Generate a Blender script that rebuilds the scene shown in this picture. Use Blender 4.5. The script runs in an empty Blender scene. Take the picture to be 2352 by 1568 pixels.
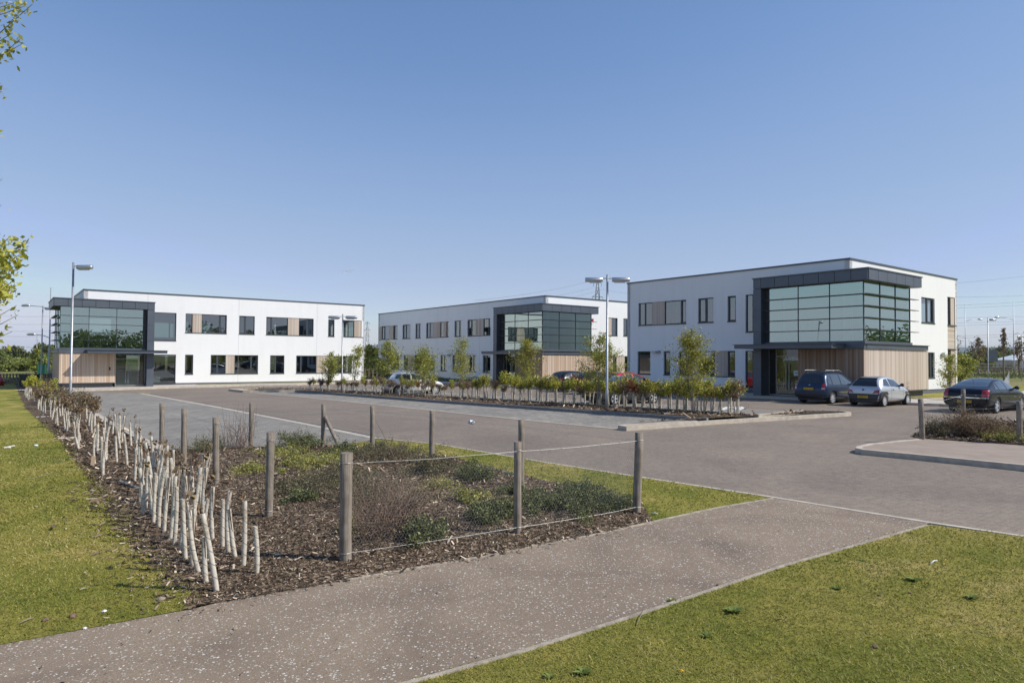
import bpy, bmesh, math, random
import numpy as np
from mathutils import Vector, Matrix
from mathutils.bvhtree import BVHTree
random.seed(7); rng = np.random.default_rng(7)
R = math.radians
sc = bpy.context.scene
COL = sc.collection

# ------------------------------------------------------------------ camera
CZ, F, PITCH, ROLL = 2.3, 1554.73, .0247, .0069      # survey of the site: picture units are 2352 wide
fw = np.array([0, math.cos(PITCH), math.sin(PITCH)]); u0 = np.array([0, -math.sin(PITCH), math.cos(PITCH)]); r0 = np.array([1., 0, 0])
cr = r0*math.cos(ROLL)+u0*math.sin(ROLL); cu = -r0*math.sin(ROLL)+u0*math.cos(ROLL)
cd = bpy.data.cameras.new('camera'); cam = bpy.data.objects.new('camera', cd); COL.objects.link(cam)
cam.matrix_world = Matrix(((cr[0], cu[0], -fw[0], 0), (cr[1], cu[1], -fw[1], 0), (cr[2], cu[2], -fw[2], CZ), (0, 0, 0, 1)))
cd.sensor_width = 36; cd.lens = F/2352*36; cd.clip_start = .1; cd.clip_end = 20000
sc.camera = cam

TA, TB = .0086, -.001                                  # the site falls gently towards the left
def H(x, y):
    return TA*max(-70, min(70, x))+TB*max(-30, min(150, y))
def ray(u, v): return fw+cr*(u-1176)/F-cu*(v-784)/F
def G(u, v, o=0.):                                     # surveyed point on the ground
    d = ray(u, v); t = (o-CZ)/(d[2]-TA*d[0]-TB*d[1]); p = d*t
    return (float(p[0]), float(p[1]))
def AT(u, Y):                                          # ground point at distance Y on a bearing
    d = ray(u, 820); x = d[0]/d[1]*Y
    return (x, Y)
def topz(x, y, v):                                     # height of a thing standing at x,y whose top is seen at v
    u = 1176+F*x/y
    d = ray(u, v); return CZ+d[2]/d[1]*y

# ------------------------------------------------------------------ materials
def nt(name):
    m = bpy.data.materials.new(name); m.use_nodes = True; n = m.node_tree.nodes; l = m.node_tree.links
    return m, n, l, n['Principled BSDF']
def rgb(c): return (c[0], c[1], c[2], 1)
def plain(name, c, rough=.6, metal=0, coat=0, var=0, scale=8, bump=0, bscale=60, spec=.5):
    m, n, l, b = nt(name)
    b.inputs['Base Color'].default_value = rgb(c); b.inputs['Roughness'].default_value = rough
    b.inputs['Metallic'].default_value = metal; b.inputs['Coat Weight'].default_value = coat
    b.inputs['Specular IOR Level'].default_value = spec
    tc = n.new('ShaderNodeTexCoord')
    if var:
        t = n.new('ShaderNodeTexNoise'); t.inputs['Scale'].default_value = scale; t.inputs['Detail'].default_value = 6
        l.new(tc.outputs['Object'], t.inputs['Vector'])
        r = n.new('ShaderNodeValToRGB'); r.color_ramp.elements[0].position = .3; r.color_ramp.elements[1].position = .72
        r.color_ramp.elements[0].color = rgb([x*(1-var) for x in c]); r.color_ramp.elements[1].color = rgb([min(1, x*(1+var)) for x in c])
        l.new(t.outputs['Fac'], r.inputs[0]); l.new(r.outputs[0], b.inputs['Base Color'])
    if bump:
        t = n.new('ShaderNodeTexNoise'); t.inputs['Scale'].default_value = bscale; t.inputs['Detail'].default_value = 4
        l.new(tc.outputs['Object'], t.inputs['Vector'])
        bp = n.new('ShaderNodeBump'); bp.inputs['Strength'].default_value = bump; bp.inputs['Distance'].default_value = .02
        l.new(t.outputs['Fac'], bp.inputs['Height']); l.new(bp.outputs[0], b.inputs['Normal'])
    return m
def ramp(n, l, src, stops):
    r = n.new('ShaderNodeValToRGB'); e = r.color_ramp.elements
    while len(e) > 1: e.remove(e[-1])
    e[0].position = stops[0][0]; e[0].color = rgb(stops[0][1])
    for p, c in stops[1:]:
        x = e.new(p); x.color = rgb(c)
    l.new(src, r.inputs[0]); return r.outputs[0]
def noise(n, l, scale, detail=5, vec=None, dist=0, rough=.55):
    t = n.new('ShaderNodeTexNoise'); t.inputs['Scale'].default_value = scale; t.inputs['Detail'].default_value = detail
    t.inputs['Distortion'].default_value = dist; t.inputs['Roughness'].default_value = rough
    if vec is None: vec = n.new('ShaderNodeTexCoord').outputs['Object']
    l.new(vec, t.inputs['Vector']); return t.outputs['Fac']
def mixc(n, l, f, a, b, mode='MIX'):
    x = n.new('ShaderNodeMix'); x.data_type = 'RGBA'; x.blend_type = mode
    for s, v in ((0, f), (6, a), (7, b)):
        if isinstance(v, (float, int)): x.inputs[s].default_value = v
        elif isinstance(v, (tuple, list)): x.inputs[s].default_value = rgb(v)
        else: l.new(v, x.inputs[s])
    return x.outputs[2]
def mth(n, l, op, a, b=0.):
    x = n.new('ShaderNodeMath'); x.operation = op
    for s, v in ((0, a), (1, b)):
        if isinstance(v, (float, int)): x.inputs[s].default_value = v
        else: l.new(v, x.inputs[s])
    return x.outputs[0]
def bumpit(n, l, b, h, s=.4, d=.01):
    bp = n.new('ShaderNodeBump'); bp.inputs['Strength'].default_value = s; bp.inputs['Distance'].default_value = d
    l.new(h, bp.inputs['Height']); l.new(bp.outputs[0], b.inputs['Normal'])
def rnd_mat(name, stops, rough=.7, translucent=0., spec=.3):      # colour from the per-leaf / per-board value
    m, n, l, b = nt(name)
    a = n.new('ShaderNodeAttribute'); a.attribute_name = 'rnd'
    c = ramp(n, l, a.outputs['Fac'], stops); l.new(c, b.inputs['Base Color'])
    b.inputs['Roughness'].default_value = rough; b.inputs['Specular IOR Level'].default_value = spec
    if translucent:
        t = n.new('ShaderNodeBsdfTranslucent'); l.new(c, t.inputs['Color'])
        mx = n.new('ShaderNodeMixShader'); mx.inputs[0].default_value = translucent
        l.new(b.outputs[0], mx.inputs[1]); l.new(t.outputs[0], mx.inputs[2]); l.new(mx.outputs[0], n['Material Output'].inputs['Surface'])
    return m
def glass(name, fac, tint, gloss=(1, 1, 1), rough=.0, wob=.0):
    m, n, l, b = nt(name); n.remove(b)
    t = n.new('ShaderNodeBsdfTransparent'); t.inputs[0].default_value = rgb(tint)
    g = n.new('ShaderNodeBsdfGlossy'); g.inputs['Roughness'].default_value = rough; g.inputs['Color'].default_value = rgb(gloss)
    ge = n.new('ShaderNodeNewGeometry'); dt = n.new('ShaderNodeVectorMath'); dt.operation = 'DOT_PRODUCT'; l.new(ge.outputs['Normal'], dt.inputs[0]); l.new(ge.outputs['Incoming'], dt.inputs[1])
    f = mth(n, l, 'POWER', mth(n, l, 'SUBTRACT', 1., mth(n, l, 'ABSOLUTE', dt.outputs['Value'])), 4.); f = mth(n, l, 'ADD', mth(n, l, 'MULTIPLY', f, 1-fac), fac)
    if wob:
        h = noise(n, l, .45, 1); bp = n.new('ShaderNodeBump'); bp.inputs['Strength'].default_value = wob; bp.inputs['Distance'].default_value = .05
        l.new(h, bp.inputs['Height']); l.new(bp.outputs[0], g.inputs['Normal'])
    mx = n.new('ShaderNodeMixShader'); l.new(f, mx.inputs[0]); l.new(t.outputs[0], mx.inputs[1]); l.new(g.outputs[0], mx.inputs[2])
    l.new(mx.outputs[0], n['Material Output'].inputs['Surface']); return m

def m_road():
    m, n, l, b = nt('brown grey block road'); b.inputs['Roughness'].default_value = .85
    tc = n.new('ShaderNodeTexCoord'); mp = n.new('ShaderNodeMapping'); mp.inputs['Rotation'].default_value = (0, 0, R(-37.5)); l.new(tc.outputs['Object'], mp.inputs[0])
    br = n.new('ShaderNodeTexBrick'); br.inputs['Scale'].default_value = 1; br.inputs['Brick Width'].default_value = .2; br.inputs['Row Height'].default_value = .1
    br.inputs['Mortar Size'].default_value = .006; br.inputs['Mortar Smooth'].default_value = .6
    br.inputs['Color1'].default_value = rgb((.25, .198, .15)); br.inputs['Color2'].default_value = rgb((.268, .213, .161)); br.inputs['Mortar'].default_value = rgb((.2, .158, .12))
    l.new(mp.outputs[0], br.inputs['Vector'])
    big = noise(n, l, .3, 6, dist=1.2); c = mixc(n, l, 1., br.outputs[0], ramp(n, l, big, [(.3, (.82, .82, .83)), (.55, (1, 1, 1)), (.75, (1.16, 1.14, 1.1))]), 'MULTIPLY')
    fine = noise(n, l, 55, 3); c = mixc(n, l, 1., c, ramp(n, l, fine, [(.3, (.62, .62, .62)), (.5, (1, 1, 1)), (.72, (1.35, 1.33, 1.3))]), 'MULTIPLY')
    mid = noise(n, l, 7, 6, rough=.7); c = mixc(n, l, 1., c, ramp(n, l, mid, [(.34, (.78, .77, .76)), (.6, (1.06, 1.06, 1.06))]), 'MULTIPLY')
    l.new(c, b.inputs['Base Color']); bumpit(n, l, b, fine, .5, .006); return m
def m_bay():
    m, n, l, b = nt('blue grey parking blocks'); b.inputs['Roughness'].default_value = .85
    tc = n.new('ShaderNodeTexCoord'); mp = n.new('ShaderNodeMapping'); mp.inputs['Rotation'].default_value = (0, 0, R(-37.5)); l.new(tc.outputs['Object'], mp.inputs[0])
    br = n.new('ShaderNodeTexBrick'); br.inputs['Scale'].default_value = 1; br.inputs['Brick Width'].default_value = .24; br.inputs['Row Height'].default_value = .12
    br.inputs['Mortar Size'].default_value = .008; br.inputs['Mortar Smooth'].default_value = .5; br.inputs['Bias'].default_value = -.2
    br.inputs['Color1'].default_value = rgb((.25, .225, .19)); br.inputs['Color2'].default_value = rgb((.37, .335, .275)); br.inputs['Mortar'].default_value = rgb((.16, .145, .125))
    l.new(mp.outputs[0], br.inputs['Vector'])
    mp2 = n.new('ShaderNodeMapping'); mp2.inputs['Rotation'].default_value = (0, 0, R(-37.5)); mp2.inputs['Scale'].default_value = (2.2, .5, 1); l.new(tc.outputs['Object'], mp2.inputs[0])
    big = noise(n, l, 1.1, 4, vec=mp2.outputs[0]); c = mixc(n, l, 1., br.outputs[0], ramp(n, l, big, [(.3, (.84, .84, .86)), (.7, (1.12, 1.11, 1.08))]), 'MULTIPLY')
    g2 = noise(n, l, .3, 4); c = mixc(n, l, 1., c, ramp(n, l, g2, [(.3, (.86, .86, .86)), (.7, (1.08, 1.08, 1.08))]), 'MULTIPLY')
    l.new(c, b.inputs['Base Color']); return m
def m_path():
    m, n, l, b = nt('pinkish tarmac with white chips'); b.inputs['Roughness'].default_value = .9
    big = noise(n, l, .55, 5, dist=.8); c = ramp(n, l, big, [(.3, (.16, .115, .08)), (.42, (.225, .166, .115)), (.56, (.272, .202, .138)), (.75, (.3, .224, .152))])
    fine = noise(n, l, 90, 4, rough=.7); c = mixc(n, l, 1., c, ramp(n, l, fine, [(.32, (.55, .55, .55)), (.5, (1, 1, 1)), (.7, (1.3, 1.3, 1.3))]), 'MULTIPLY')
    tc = n.new('ShaderNodeTexCoord')
    mp = n.new('ShaderNodeMapping'); mp.inputs['Scale'].default_value = (1, 1, 0); l.new(tc.outputs['Object'], mp.inputs[0])
    def chips(scale, thr, rnd):
        v = n.new('ShaderNodeTexVoronoi'); v.inputs['Scale'].default_value = scale
        nz = n.new('ShaderNodeTexNoise'); nz.inputs['Scale'].default_value = scale*2.; l.new(mp.outputs[0], nz.inputs['Vector'])
        ad = mixc(n, l, .012, mp.outputs[0], nz.outputs['Color'], 'ADD'); l.new(ad, v.inputs['Vector'])
        sx = n.new('ShaderNodeSeparateColor'); l.new(v.outputs['Color'], sx.inputs[0])
        a = mth(n, l, 'LESS_THAN', v.outputs['Distance'], mth(n, l, 'MULTIPLY', sx.outputs[1], thr)); return mth(n, l, 'MULTIPLY', a, mth(n, l, 'LESS_THAN', sx.outputs[0], rnd)), sx.outputs[2]
    a1, s1 = chips(37, .46, .34); a2, s2 = chips(70, .48, .24)
    patch = noise(n, l, .9, 3); pm = mth(n, l, 'GREATER_THAN', noise(n, l, 6, 3), .36)
    a = mth(n, l, 'MULTIPLY', mth(n, l, 'MAXIMUM', a1, a2), pm)
    w = ramp(n, l, s1, [(0, (.42, .39, .33)), (1, (.8, .76, .67))])
    c = mixc(n, l, a, c, w); l.new(c, b.inputs['Base Color']); bumpit(n, l, b, fine, .45, .005); return m
def m_lawn(name, seedx=0, far=False):
    m, n, l, b = nt(name); b.inputs['Roughness'].default_value = .95; b.inputs['Specular IOR Level'].default_value = .15
    big = mth(n, l, 'ADD', mth(n, l, 'MULTIPLY', noise(n, l, .8, 6, dist=.7, rough=.62), .6), mth(n, l, 'MULTIPLY', noise(n, l, .33, 3, dist=.5), .5)); big = mth(n, l, 'ADD', mth(n, l, 'MULTIPLY', mth(n, l, 'SUBTRACT', big, .55), 1.5), .5)
    c = ramp(n, l, big, [(.25, (.15, .17, .026)), (.42, (.215, .215, .038)), (.55, (.3, .262, .06)), (.68, (.42, .33, .12)), (.8, (.5, .39, .18))])
    fine = noise(n, l, 120 if not far else 14, 3, rough=.7); c = mixc(n, l, 1., c, ramp(n, l, fine, [(.3, (.5, .52, .5)), (.5, (1, 1, 1)), (.7, (1.45, 1.4, 1.3))]), 'MULTIPLY')
    mid = noise(n, l, 9, 4, rough=.7); c = mixc(n, l, 1., c, ramp(n, l, mid, [(.33, (.7, .75, .65)), (.5, (1, 1, 1)), (.7, (1.2, 1.15, 1.1))]), 'MULTIPLY')
    l.new(c, b.inputs['Base Color']); bumpit(n, l, b, fine, .7, .02); return m
def m_field():
    m, n, l, b = nt('rough field grass'); b.inputs['Roughness'].default_value = .95; b.inputs['Specular IOR Level'].default_value = .1
    tc = n.new('ShaderNodeTexCoord'); mp = n.new('ShaderNodeMapping'); mp.inputs['Scale'].default_value = (.35, .35, 1); l.new(tc.outputs['Object'], mp.inputs[0])
    big = noise(n, l, .25, 7, vec=mp.outputs[0], rough=.65)
    c = ramp(n, l, big, [(.3, (.11, .14, .03)), (.46, (.18, .19, .055)), (.6, (.25, .22, .1)), (.75, (.32, .26, .15))])
    f = noise(n, l, 2.5, 5, rough=.75); c = mixc(n, l, 1., c, ramp(n, l, f, [(.3, (.6, .6, .6)), (.7, (1.3, 1.3, 1.25))]), 'MULTIPLY')
    l.new(c, b.inputs['Base Color']); return m
def m_mulch():
    m, n, l, b = nt('dark bark mulch'); b.inputs['Roughness'].default_value = .95; b.inputs['Specular IOR Level'].default_value = .15
    v = n.new('ShaderNodeTexVoronoi'); v.inputs['Scale'].default_value = 28; tc = n.new('ShaderNodeTexCoord')
    nz = n.new('ShaderNodeTexNoise'); nz.inputs['Scale'].default_value = 9; l.new(tc.outputs['Object'], nz.inputs['Vector'])
    l.new(mixc(n, l, .12, tc.outputs['Object'], nz.outputs['Color'], 'ADD'), v.inputs['Vector'])
    sx = n.new('ShaderNodeSeparateColor'); l.new(v.outputs['Color'], sx.inputs[0])
    c = ramp(n, l, sx.outputs[0], [(0, (.03, .02, .012)), (.5, (.11, .075, .047)), (.85, (.22, .155, .1)), (1, (.42, .32, .22))])
    l.new(c, b.inputs['Base Color']); bumpit(n, l, b, v.outputs['Distance'], .9, .03); return m
def m_render():
    m, n, l, b = nt('white render'); b.inputs['Roughness'].default_value = .9; b.inputs['Specular IOR Level'].default_value = .2
    tc = n.new('ShaderNodeTexCoord'); mp = n.new('ShaderNodeMapping'); mp.inputs['Scale'].default_value = (1.2, 1.2, .16); l.new(tc.outputs['Object'], mp.inputs[0])
    s = noise(n, l, 1.6, 7, vec=mp.outputs[0], rough=.6); c = ramp(n, l, s, [(.25, (.8, .79, .775)), (.5, (.835, .83, .82)), (.75, (.845, .843, .835))])
    s2 = noise(n, l, .7, 4); c = mixc(n, l, 1., c, ramp(n, l, s2, [(.3, (.98, .98, .978)), (.7, (1.0, 1.0, 1.0))]), 'MULTIPLY')
    l.new(c, b.inputs['Base Color']); bumpit(n, l, b, noise(n, l, 40, 3), .12, .005); return m
def m_post():
    m, n, l, b = nt('weathered round timber'); b.inputs['Roughness'].default_value = .85; b.inputs['Specular IOR Level'].default_value = .2
    tc = n.new('ShaderNodeTexCoord'); mp = n.new('ShaderNodeMapping'); mp.inputs['Scale'].default_value = (1, 1, .05); l.new(tc.outputs['Object'], mp.inputs[0])
    s = noise(n, l, 45, 5, vec=mp.outputs[0], rough=.7); c = ramp(n, l, s, [(.28, (.15, .122, .1)), (.5, (.27, .228, .185)), (.72, (.4, .345, .285))])
    k = noise(n, l, 6, 2); c = mixc(n, l, 1., c, ramp(n, l, k, [(.3, (.75, .73, .7)), (.6, (1.05, 1.05, 1.05))]), 'MULTIPLY')
    l.new(c, b.inputs['Base Color']); bumpit(n, l, b, s, .5, .01); return m
def m_guard():
    m, n, l, b = nt('pale spiral plastic guard'); b.inputs['Roughness'].default_value = .45
    tc = n.new('ShaderNodeTexCoord'); s = n.new('ShaderNodeSeparateXYZ'); l.new(tc.outputs['Object'], s.inputs[0])
    a = mth(n, l, 'DIVIDE', mth(n, l, 'ARCTAN2', s.outputs[1], s.outputs[0]), 2*math.pi)
    h = mth(n, l, 'FRACT', mth(n, l, 'ADD', mth(n, l, 'MULTIPLY', s.outputs[2], 9.5), a))
    line = mth(n, l, 'LESS_THAN', h, .1)
    dirt = noise(n, l, 14, 5, rough=.7); c = ramp(n, l, dirt, [(.3, (.5, .41, .3)), (.5, (.8, .74, .63)), (.68, (.88, .84, .75))])
    c = mixc(n, l, mth(n, l, 'MULTIPLY', line, .75), c, (.3, .24, .18))
    dots = n.new('ShaderNodeTexVoronoi'); dots.inputs['Scale'].default_value = 45; l.new(tc.outputs['Object'], dots.inputs['Vector'])
    c = mixc(n, l, mth(n, l, 'MULTIPLY', mth(n, l, 'LESS_THAN', dots.outputs['Distance'], .16), mth(n, l, 'GREATER_THAN', noise(n, l, 5, 1), .58)), c, (.12, .09, .06))
    l.new(c, b.inputs['Base Color']); t = n.new('ShaderNodeBsdfTranslucent'); l.new(c, t.inputs['Color'])
    mx = n.new('ShaderNodeMixShader'); mx.inputs[0].default_value = .3; l.new(b.outputs[0], mx.inputs[1]); l.new(t.outputs[0], mx.inputs[2])
    l.new(mx.outputs[0], n['Material Output'].inputs['Surface']); return m

M = {}
M['road'] = m_road(); M['bay'] = m_bay(); M['path'] = m_path(); M['lawn'] = m_lawn('mown lawn'); M['verge'] = m_lawn('verge grass', far=True); M['field'] = m_field()
M['mulch'] = m_mulch(); M['render'] = m_render(); M['post'] = m_post(); M['guard'] = m_guard()
M['kerb'] = plain('pale concrete kerb', (.52, .45, .36), .9, var=.2, scale=5, bump=.2)
M['edging'] = plain('weathered edging', (.4, .34, .26), .9, var=.3, scale=7, bump=.3)
M['slab'] = plain('pale paving', (.5, .455, .4), .9, var=.1, scale=1.5)
M['dark'] = plain('anthracite panel', (.105, .122, .148), .42, metal=.25, var=.1, scale=1.2)
M['coping'] = plain('grey metal coping', (.1, .115, .135), .4, metal=.4)
M['frame'] = plain('dark window frame', (.05, .058, .068), .45)
M['louvre'] = plain('louvre blade', (.075, .08, .085), .4, metal=.4)
M['plinth'] = plain('grey brick plinth', (.14, .14, .15), .8, var=.2, scale=10)
M['glass'] = glass('window glass', .24, (.34, .4, .38), (.86, .95, 1), wob=.07)
M['curtain'] = glass('coated glass', .46, (.17, .23, .21), (.74, .9, .86), wob=.12)
M['door'] = glass('door glass', .1, (.62, .7, .7))
M['frost'] = plain('frosted film', (.3, .4, .42), .4)
M['inside'] = plain('plaster inside', (.45, .45, .4), .9)
M['carpet'] = plain('floor finish', (.1, .1, .1), .9, var=.2)
M['weed'] = rnd_mat('weed leaves', [(0, (.1, .14, .025)), (1, (.25, .31, .08))], .6, .25)
M['blind'] = plain('pale blue blind', (.72, .9, .93), .8)
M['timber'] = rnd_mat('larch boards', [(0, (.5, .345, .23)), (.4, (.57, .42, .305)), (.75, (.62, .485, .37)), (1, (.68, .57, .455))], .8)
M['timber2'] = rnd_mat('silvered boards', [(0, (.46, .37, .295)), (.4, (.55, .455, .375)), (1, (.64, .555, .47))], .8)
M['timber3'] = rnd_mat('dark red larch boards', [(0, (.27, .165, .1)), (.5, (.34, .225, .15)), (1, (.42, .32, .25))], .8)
M['steel'] = plain('galvanised steel', (.4, .41, .42), .45, metal=.6, var=.15, scale=6)
M['lamp'] = plain('lamp housing', (.55, .56, .57), .3, metal=.7)
M['wire'] = plain('galvanised wire', (.42, .42, .4), .5, metal=.5)
M['lens'] = plain('lamp lens', (.5, .5, .48), .3)
M['bark'] = plain('grey brown bark', (.2, .165, .13), .9, var=.35, scale=20)
M['birch'] = plain('pale young bark', (.3, .26, .22), .85, var=.3, scale=25)
M['twig'] = plain('dry twig', (.19, .12, .085), .9, var=.3, scale=20)
M['leafA'] = rnd_mat('young olive leaves', [(0, (.12, .14, .02)), (.4, (.27, .29, .04)), (.75, (.46, .45, .07)), (1, (.68, .62, .2))], .5, .35, .5)
M['leafY'] = rnd_mat('yellow green leaves', [(0, (.2, .22, .02)), (.5, (.42, .42, .045)), (1, (.68, .62, .1))], .5, .4, .5)
M['leafH'] = rnd_mat('hedge leaves', [(0, (.1, .12, .018)), (.35, (.26, .27, .032)), (.7, (.48, .46, .06)), (.9, (.6, .5, .12)), (1, (.34, .18, .07))], .5, .35, .5)
M['leafB'] = rnd_mat('brown budding leaves', [(0, (.09, .06, .035)), (.4, (.2, .145, .09)), (.75, (.34, .25, .155)), (.9, (.36, .2, .1)), (1, (.28, .28, .08))], .7, .3)
M['leafR'] = rnd_mat('russet leaves', [(0, (.1, .03, .015)), (.6, (.28, .08, .035)), (1, (.36, .18, .08))], .7, .3)
M['leafG'] = rnd_mat('dark shrub leaves', [(0, (.045, .055, .02)), (.5, (.125, .145, .055)), (.85, (.22, .235, .085)), (1, (.36, .35, .15))], .6, .2)
M['leafC'] = rnd_mat('yellowish creeper leaves', [(0, (.12, .13, .03)), (.5, (.32, .31, .07)), (.85, (.52, .47, .15)), (1, (.66, .58, .28))], .6, .3)
M['leafW'] = rnd_mat('purplish shrub leaves', [(0, (.06, .05, .03)), (.5, (.17, .14, .085)), (.8, (.22, .22, .1)), (1, (.36, .28, .18))], .7, .2)
M['far'] = rnd_mat('distant foliage', [(0, (.04, .055, .02)), (.5, (.1, .125, .045)), (1, (.2, .21, .08))], .8, .15)
M['far2'] = rnd_mat('distant fresh foliage', [(0, (.1, .13, .035)), (.5, (.21, .25, .065)), (1, (.36, .38, .1))], .8, .2)
M['chip'] = rnd_mat('bark chips', [(0, (.025, .015, .009)), (.3, (.12, .078, .048)), (.62, (.27, .185, .12)), (.85, (.46, .345, .235)), (1, (.8, .67, .5))], .85)
M['blade'] = rnd_mat('grass blades', [(0, (.15, .165, .03)), (.35, (.265, .255, .048)), (.6, (.37, .325, .078)), (.8, (.5, .4, .15)), (1, (.62, .49, .27))], .6, .25, .3)
M['tyre'] = plain('tyre rubber', (.02, .02, .021), .85)
M['rim'] = plain('alloy rim', (.62, .63, .64), .3, metal=.25)
M['carglass'] = plain('car glass', (.012, .015, .018), .05, spec=.9)
M['carglassL'] = plain('car side glass', (.05, .065, .075), .04, spec=1., coat=.6)
M['black'] = plain('black plastic', (.018, .019, .021), .5)
M['grey_bumper'] = plain('grey bumper plastic', (.045, .048, .055), .55)
M['red_lens'] = plain('red lamp lens', (.35, .012, .012), .15, coat=1)
M['clear_lens'] = plain('clear lamp lens', (.6, .6, .6), .15, coat=1)
M['orange'] = plain('amber lens', (.7, .2, .03), .2, coat=1)
M['yellow_plate'] = plain('yellow number plate', (.62, .4, .02), .4)
M['chrome'] = plain('chrome trim', (.75, .76, .78), .12, metal=1)
M['white'] = plain('white plastic', (.75, .76, .75), .5)
M['paleblue'] = plain('pale notice', (.62, .72, .76), .6)
M['blueink'] = plain('blue print', (.05, .1, .4), .6)
M['greyink'] = plain('grey print', (.3, .3, .32), .6)
M['hill'] = plain('distant hillside', (.11, .14, .12), 1, var=.35, scale=.004, spec=0)
M['pink'] = plain('pinkish footway', (.34, .265, .205), .9, var=.12, scale=2, bump=.3, bscale=70)
M['net'] = plain('netting wire', (.3, .3, .29), .6, metal=.3)
M['green_net'] = plain('green sheeting', (.03, .17, .11), .7)
M['grit'] = plain('foil', (.6, .63, .66), .3, metal=.8, bump=.8, bscale=30)
M['stub'] = plain('dead stalks', (.3, .24, .17), .9)

# ------------------------------------------------------------------ mesh helpers
def link(o, parent=None, name=None):
    COL.objects.link(o)
    if parent is not None: o.parent = parent
    return o
class MB:
    def __init__(s): s.v = []; s.f = []; s.r = []
    def quad(s, a, b, c, d, rv=None):
        n = len(s.v); s.v += [tuple(a), tuple(b), tuple(c), tuple(d)]; s.f.append((n, n+1, n+2, n+3)); s._r(4, rv)
    def _r(s, k, rv):
        if rv is None: rv = random.random()
        s.r += [rv]*k
    def poly(s, pts, rv=None):
        n = len(s.v); s.v += [tuple(p) for p in pts]; s.f.append(tuple(range(n, n+len(pts)))); s._r(len(pts), rv)
    def hexa(s, P, rv=None):               # 8 corners: bottom 4 ccw, top 4
        n = len(s.v); s.v += [tuple(p) for p in P]; s._r(8, rv)
        for q in ((3, 2, 1, 0), (4, 5, 6, 7), (0, 1, 5, 4), (1, 2, 6, 5), (2, 3, 7, 6), (3, 0, 4, 7)): s.f.append(tuple(n+i for i in q))
    def box(s, x0, x1, y0, y1, z0, z1, fn=None, rv=None):
        P = [(x0, y0, z0), (x1, y0, z0), (x1, y1, z0), (x0, y1, z0), (x0, y0, z1), (x1, y0, z1), (x1, y1, z1), (x0, y1, z1)]
        s.hexa([fn(*p) for p in P] if fn else P, rv)
    def tube(s, pts, rad, n=8, cap=True, rv=None):
        pts = [Vector(p) for p in pts]; k = len(pts)
        if not isinstance(rad, (list, tuple)): rad = [rad]*k
        base = len(s.v)
        for i, p in enumerate(pts):
            d = (pts[min(i+1, k-1)]-pts[max(i-1, 0)])
            d = d.normalized() if d.length > 1e-9 else Vector((0, 0, 1))
            a = d.cross(Vector((0, 0, 1)) if abs(d.z) < .9 else Vector((1, 0, 0))).normalized(); b = d.cross(a)
            for j in range(n):
                t = 2*math.pi*j/n; s.v.append(tuple(p+(a*math.cos(t)+b*math.sin(t))*rad[i]))
        s._r(k*n, rv)
        for i in range(k-1):
            for j in range(n):
                q = base+i*n; j2 = (j+1) % n; s.f.append((q+j, q+n+j, q+n+j2, q+j2))
        if cap:
            s.f.append(tuple(base+j for j in range(n))); s.f.append(tuple(base+(k-1)*n+j for j in reversed(range(n))))
    def build(s, name, mat, parent=None, smooth=False, loc=None, rnd=False):
        me = bpy.data.meshes.new(name); v = s.v
        if loc is not None: v = [(p[0]-loc[0], p[1]-loc[1], p[2]-loc[2]) for p in v]
        me.from_pydata(v, [], s.f)
        if rnd:
            a = me.attributes.new('rnd', 'FLOAT', 'POINT'); a.data.foreach_set('value', s.r)
        if smooth: me.shade_smooth()
        me.materials.append(mat)
        o = bpy.data.objects.new(name, me); link(o, parent)
        if parent is None and loc is not None: o.location = loc
        return o
def np_mesh(name, V, Fc, mat, rv=None, parent=None, loc=None):     # V (n,k,3) -> n faces of k corners
    n, k, _ = V.shape; V = V.reshape(-1, 3)
    me = bpy.data.meshes.new(name); me.vertices.add(n*k); me.vertices.foreach_set('co', V.astype(np.float32).ravel())
    me.loops.add(n*k); me.loops.foreach_set('vertex_index', np.arange(n*k, dtype=np.int32))
    me.polygons.add(n); me.polygons.foreach_set('loop_start', np.arange(0, n*k, k, dtype=np.int32)); me.update(calc_edges=True)
    if rv is not None:
        a = me.attributes.new('rnd', 'FLOAT', 'POINT'); a.data.foreach_set('value', np.repeat(rv, k).astype(np.float32))
    me.materials.append(mat); o = bpy.data.objects.new(name, me); link(o, parent)
    if loc is not None: o.location = loc
    return o
def tag(o, label=None, cat=None, group=None, kind=None):
    if label: o['label'] = label
    if cat: o['category'] = cat
    if group: o['group'] = group
    if kind: o['kind'] = kind
    return o
def empty(name, loc=(0, 0, 0), rz=0, label=None, cat=None, group=None):
    o = bpy.data.objects.new(name, None); COL.objects.link(o); o.location = loc; o.rotation_euler = (0, 0, rz); o.empty_display_size = .2
    return tag(o, label, cat, group)
def copy_tree(o, parent=None):
    c = o.copy(); COL.objects.link(c); c.parent = parent
    for ch in list(o.children): copy_tree(ch, c)
    return c
def g3(p, o=0.): return (p[0], p[1], H(p[0], p[1])+o)

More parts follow.
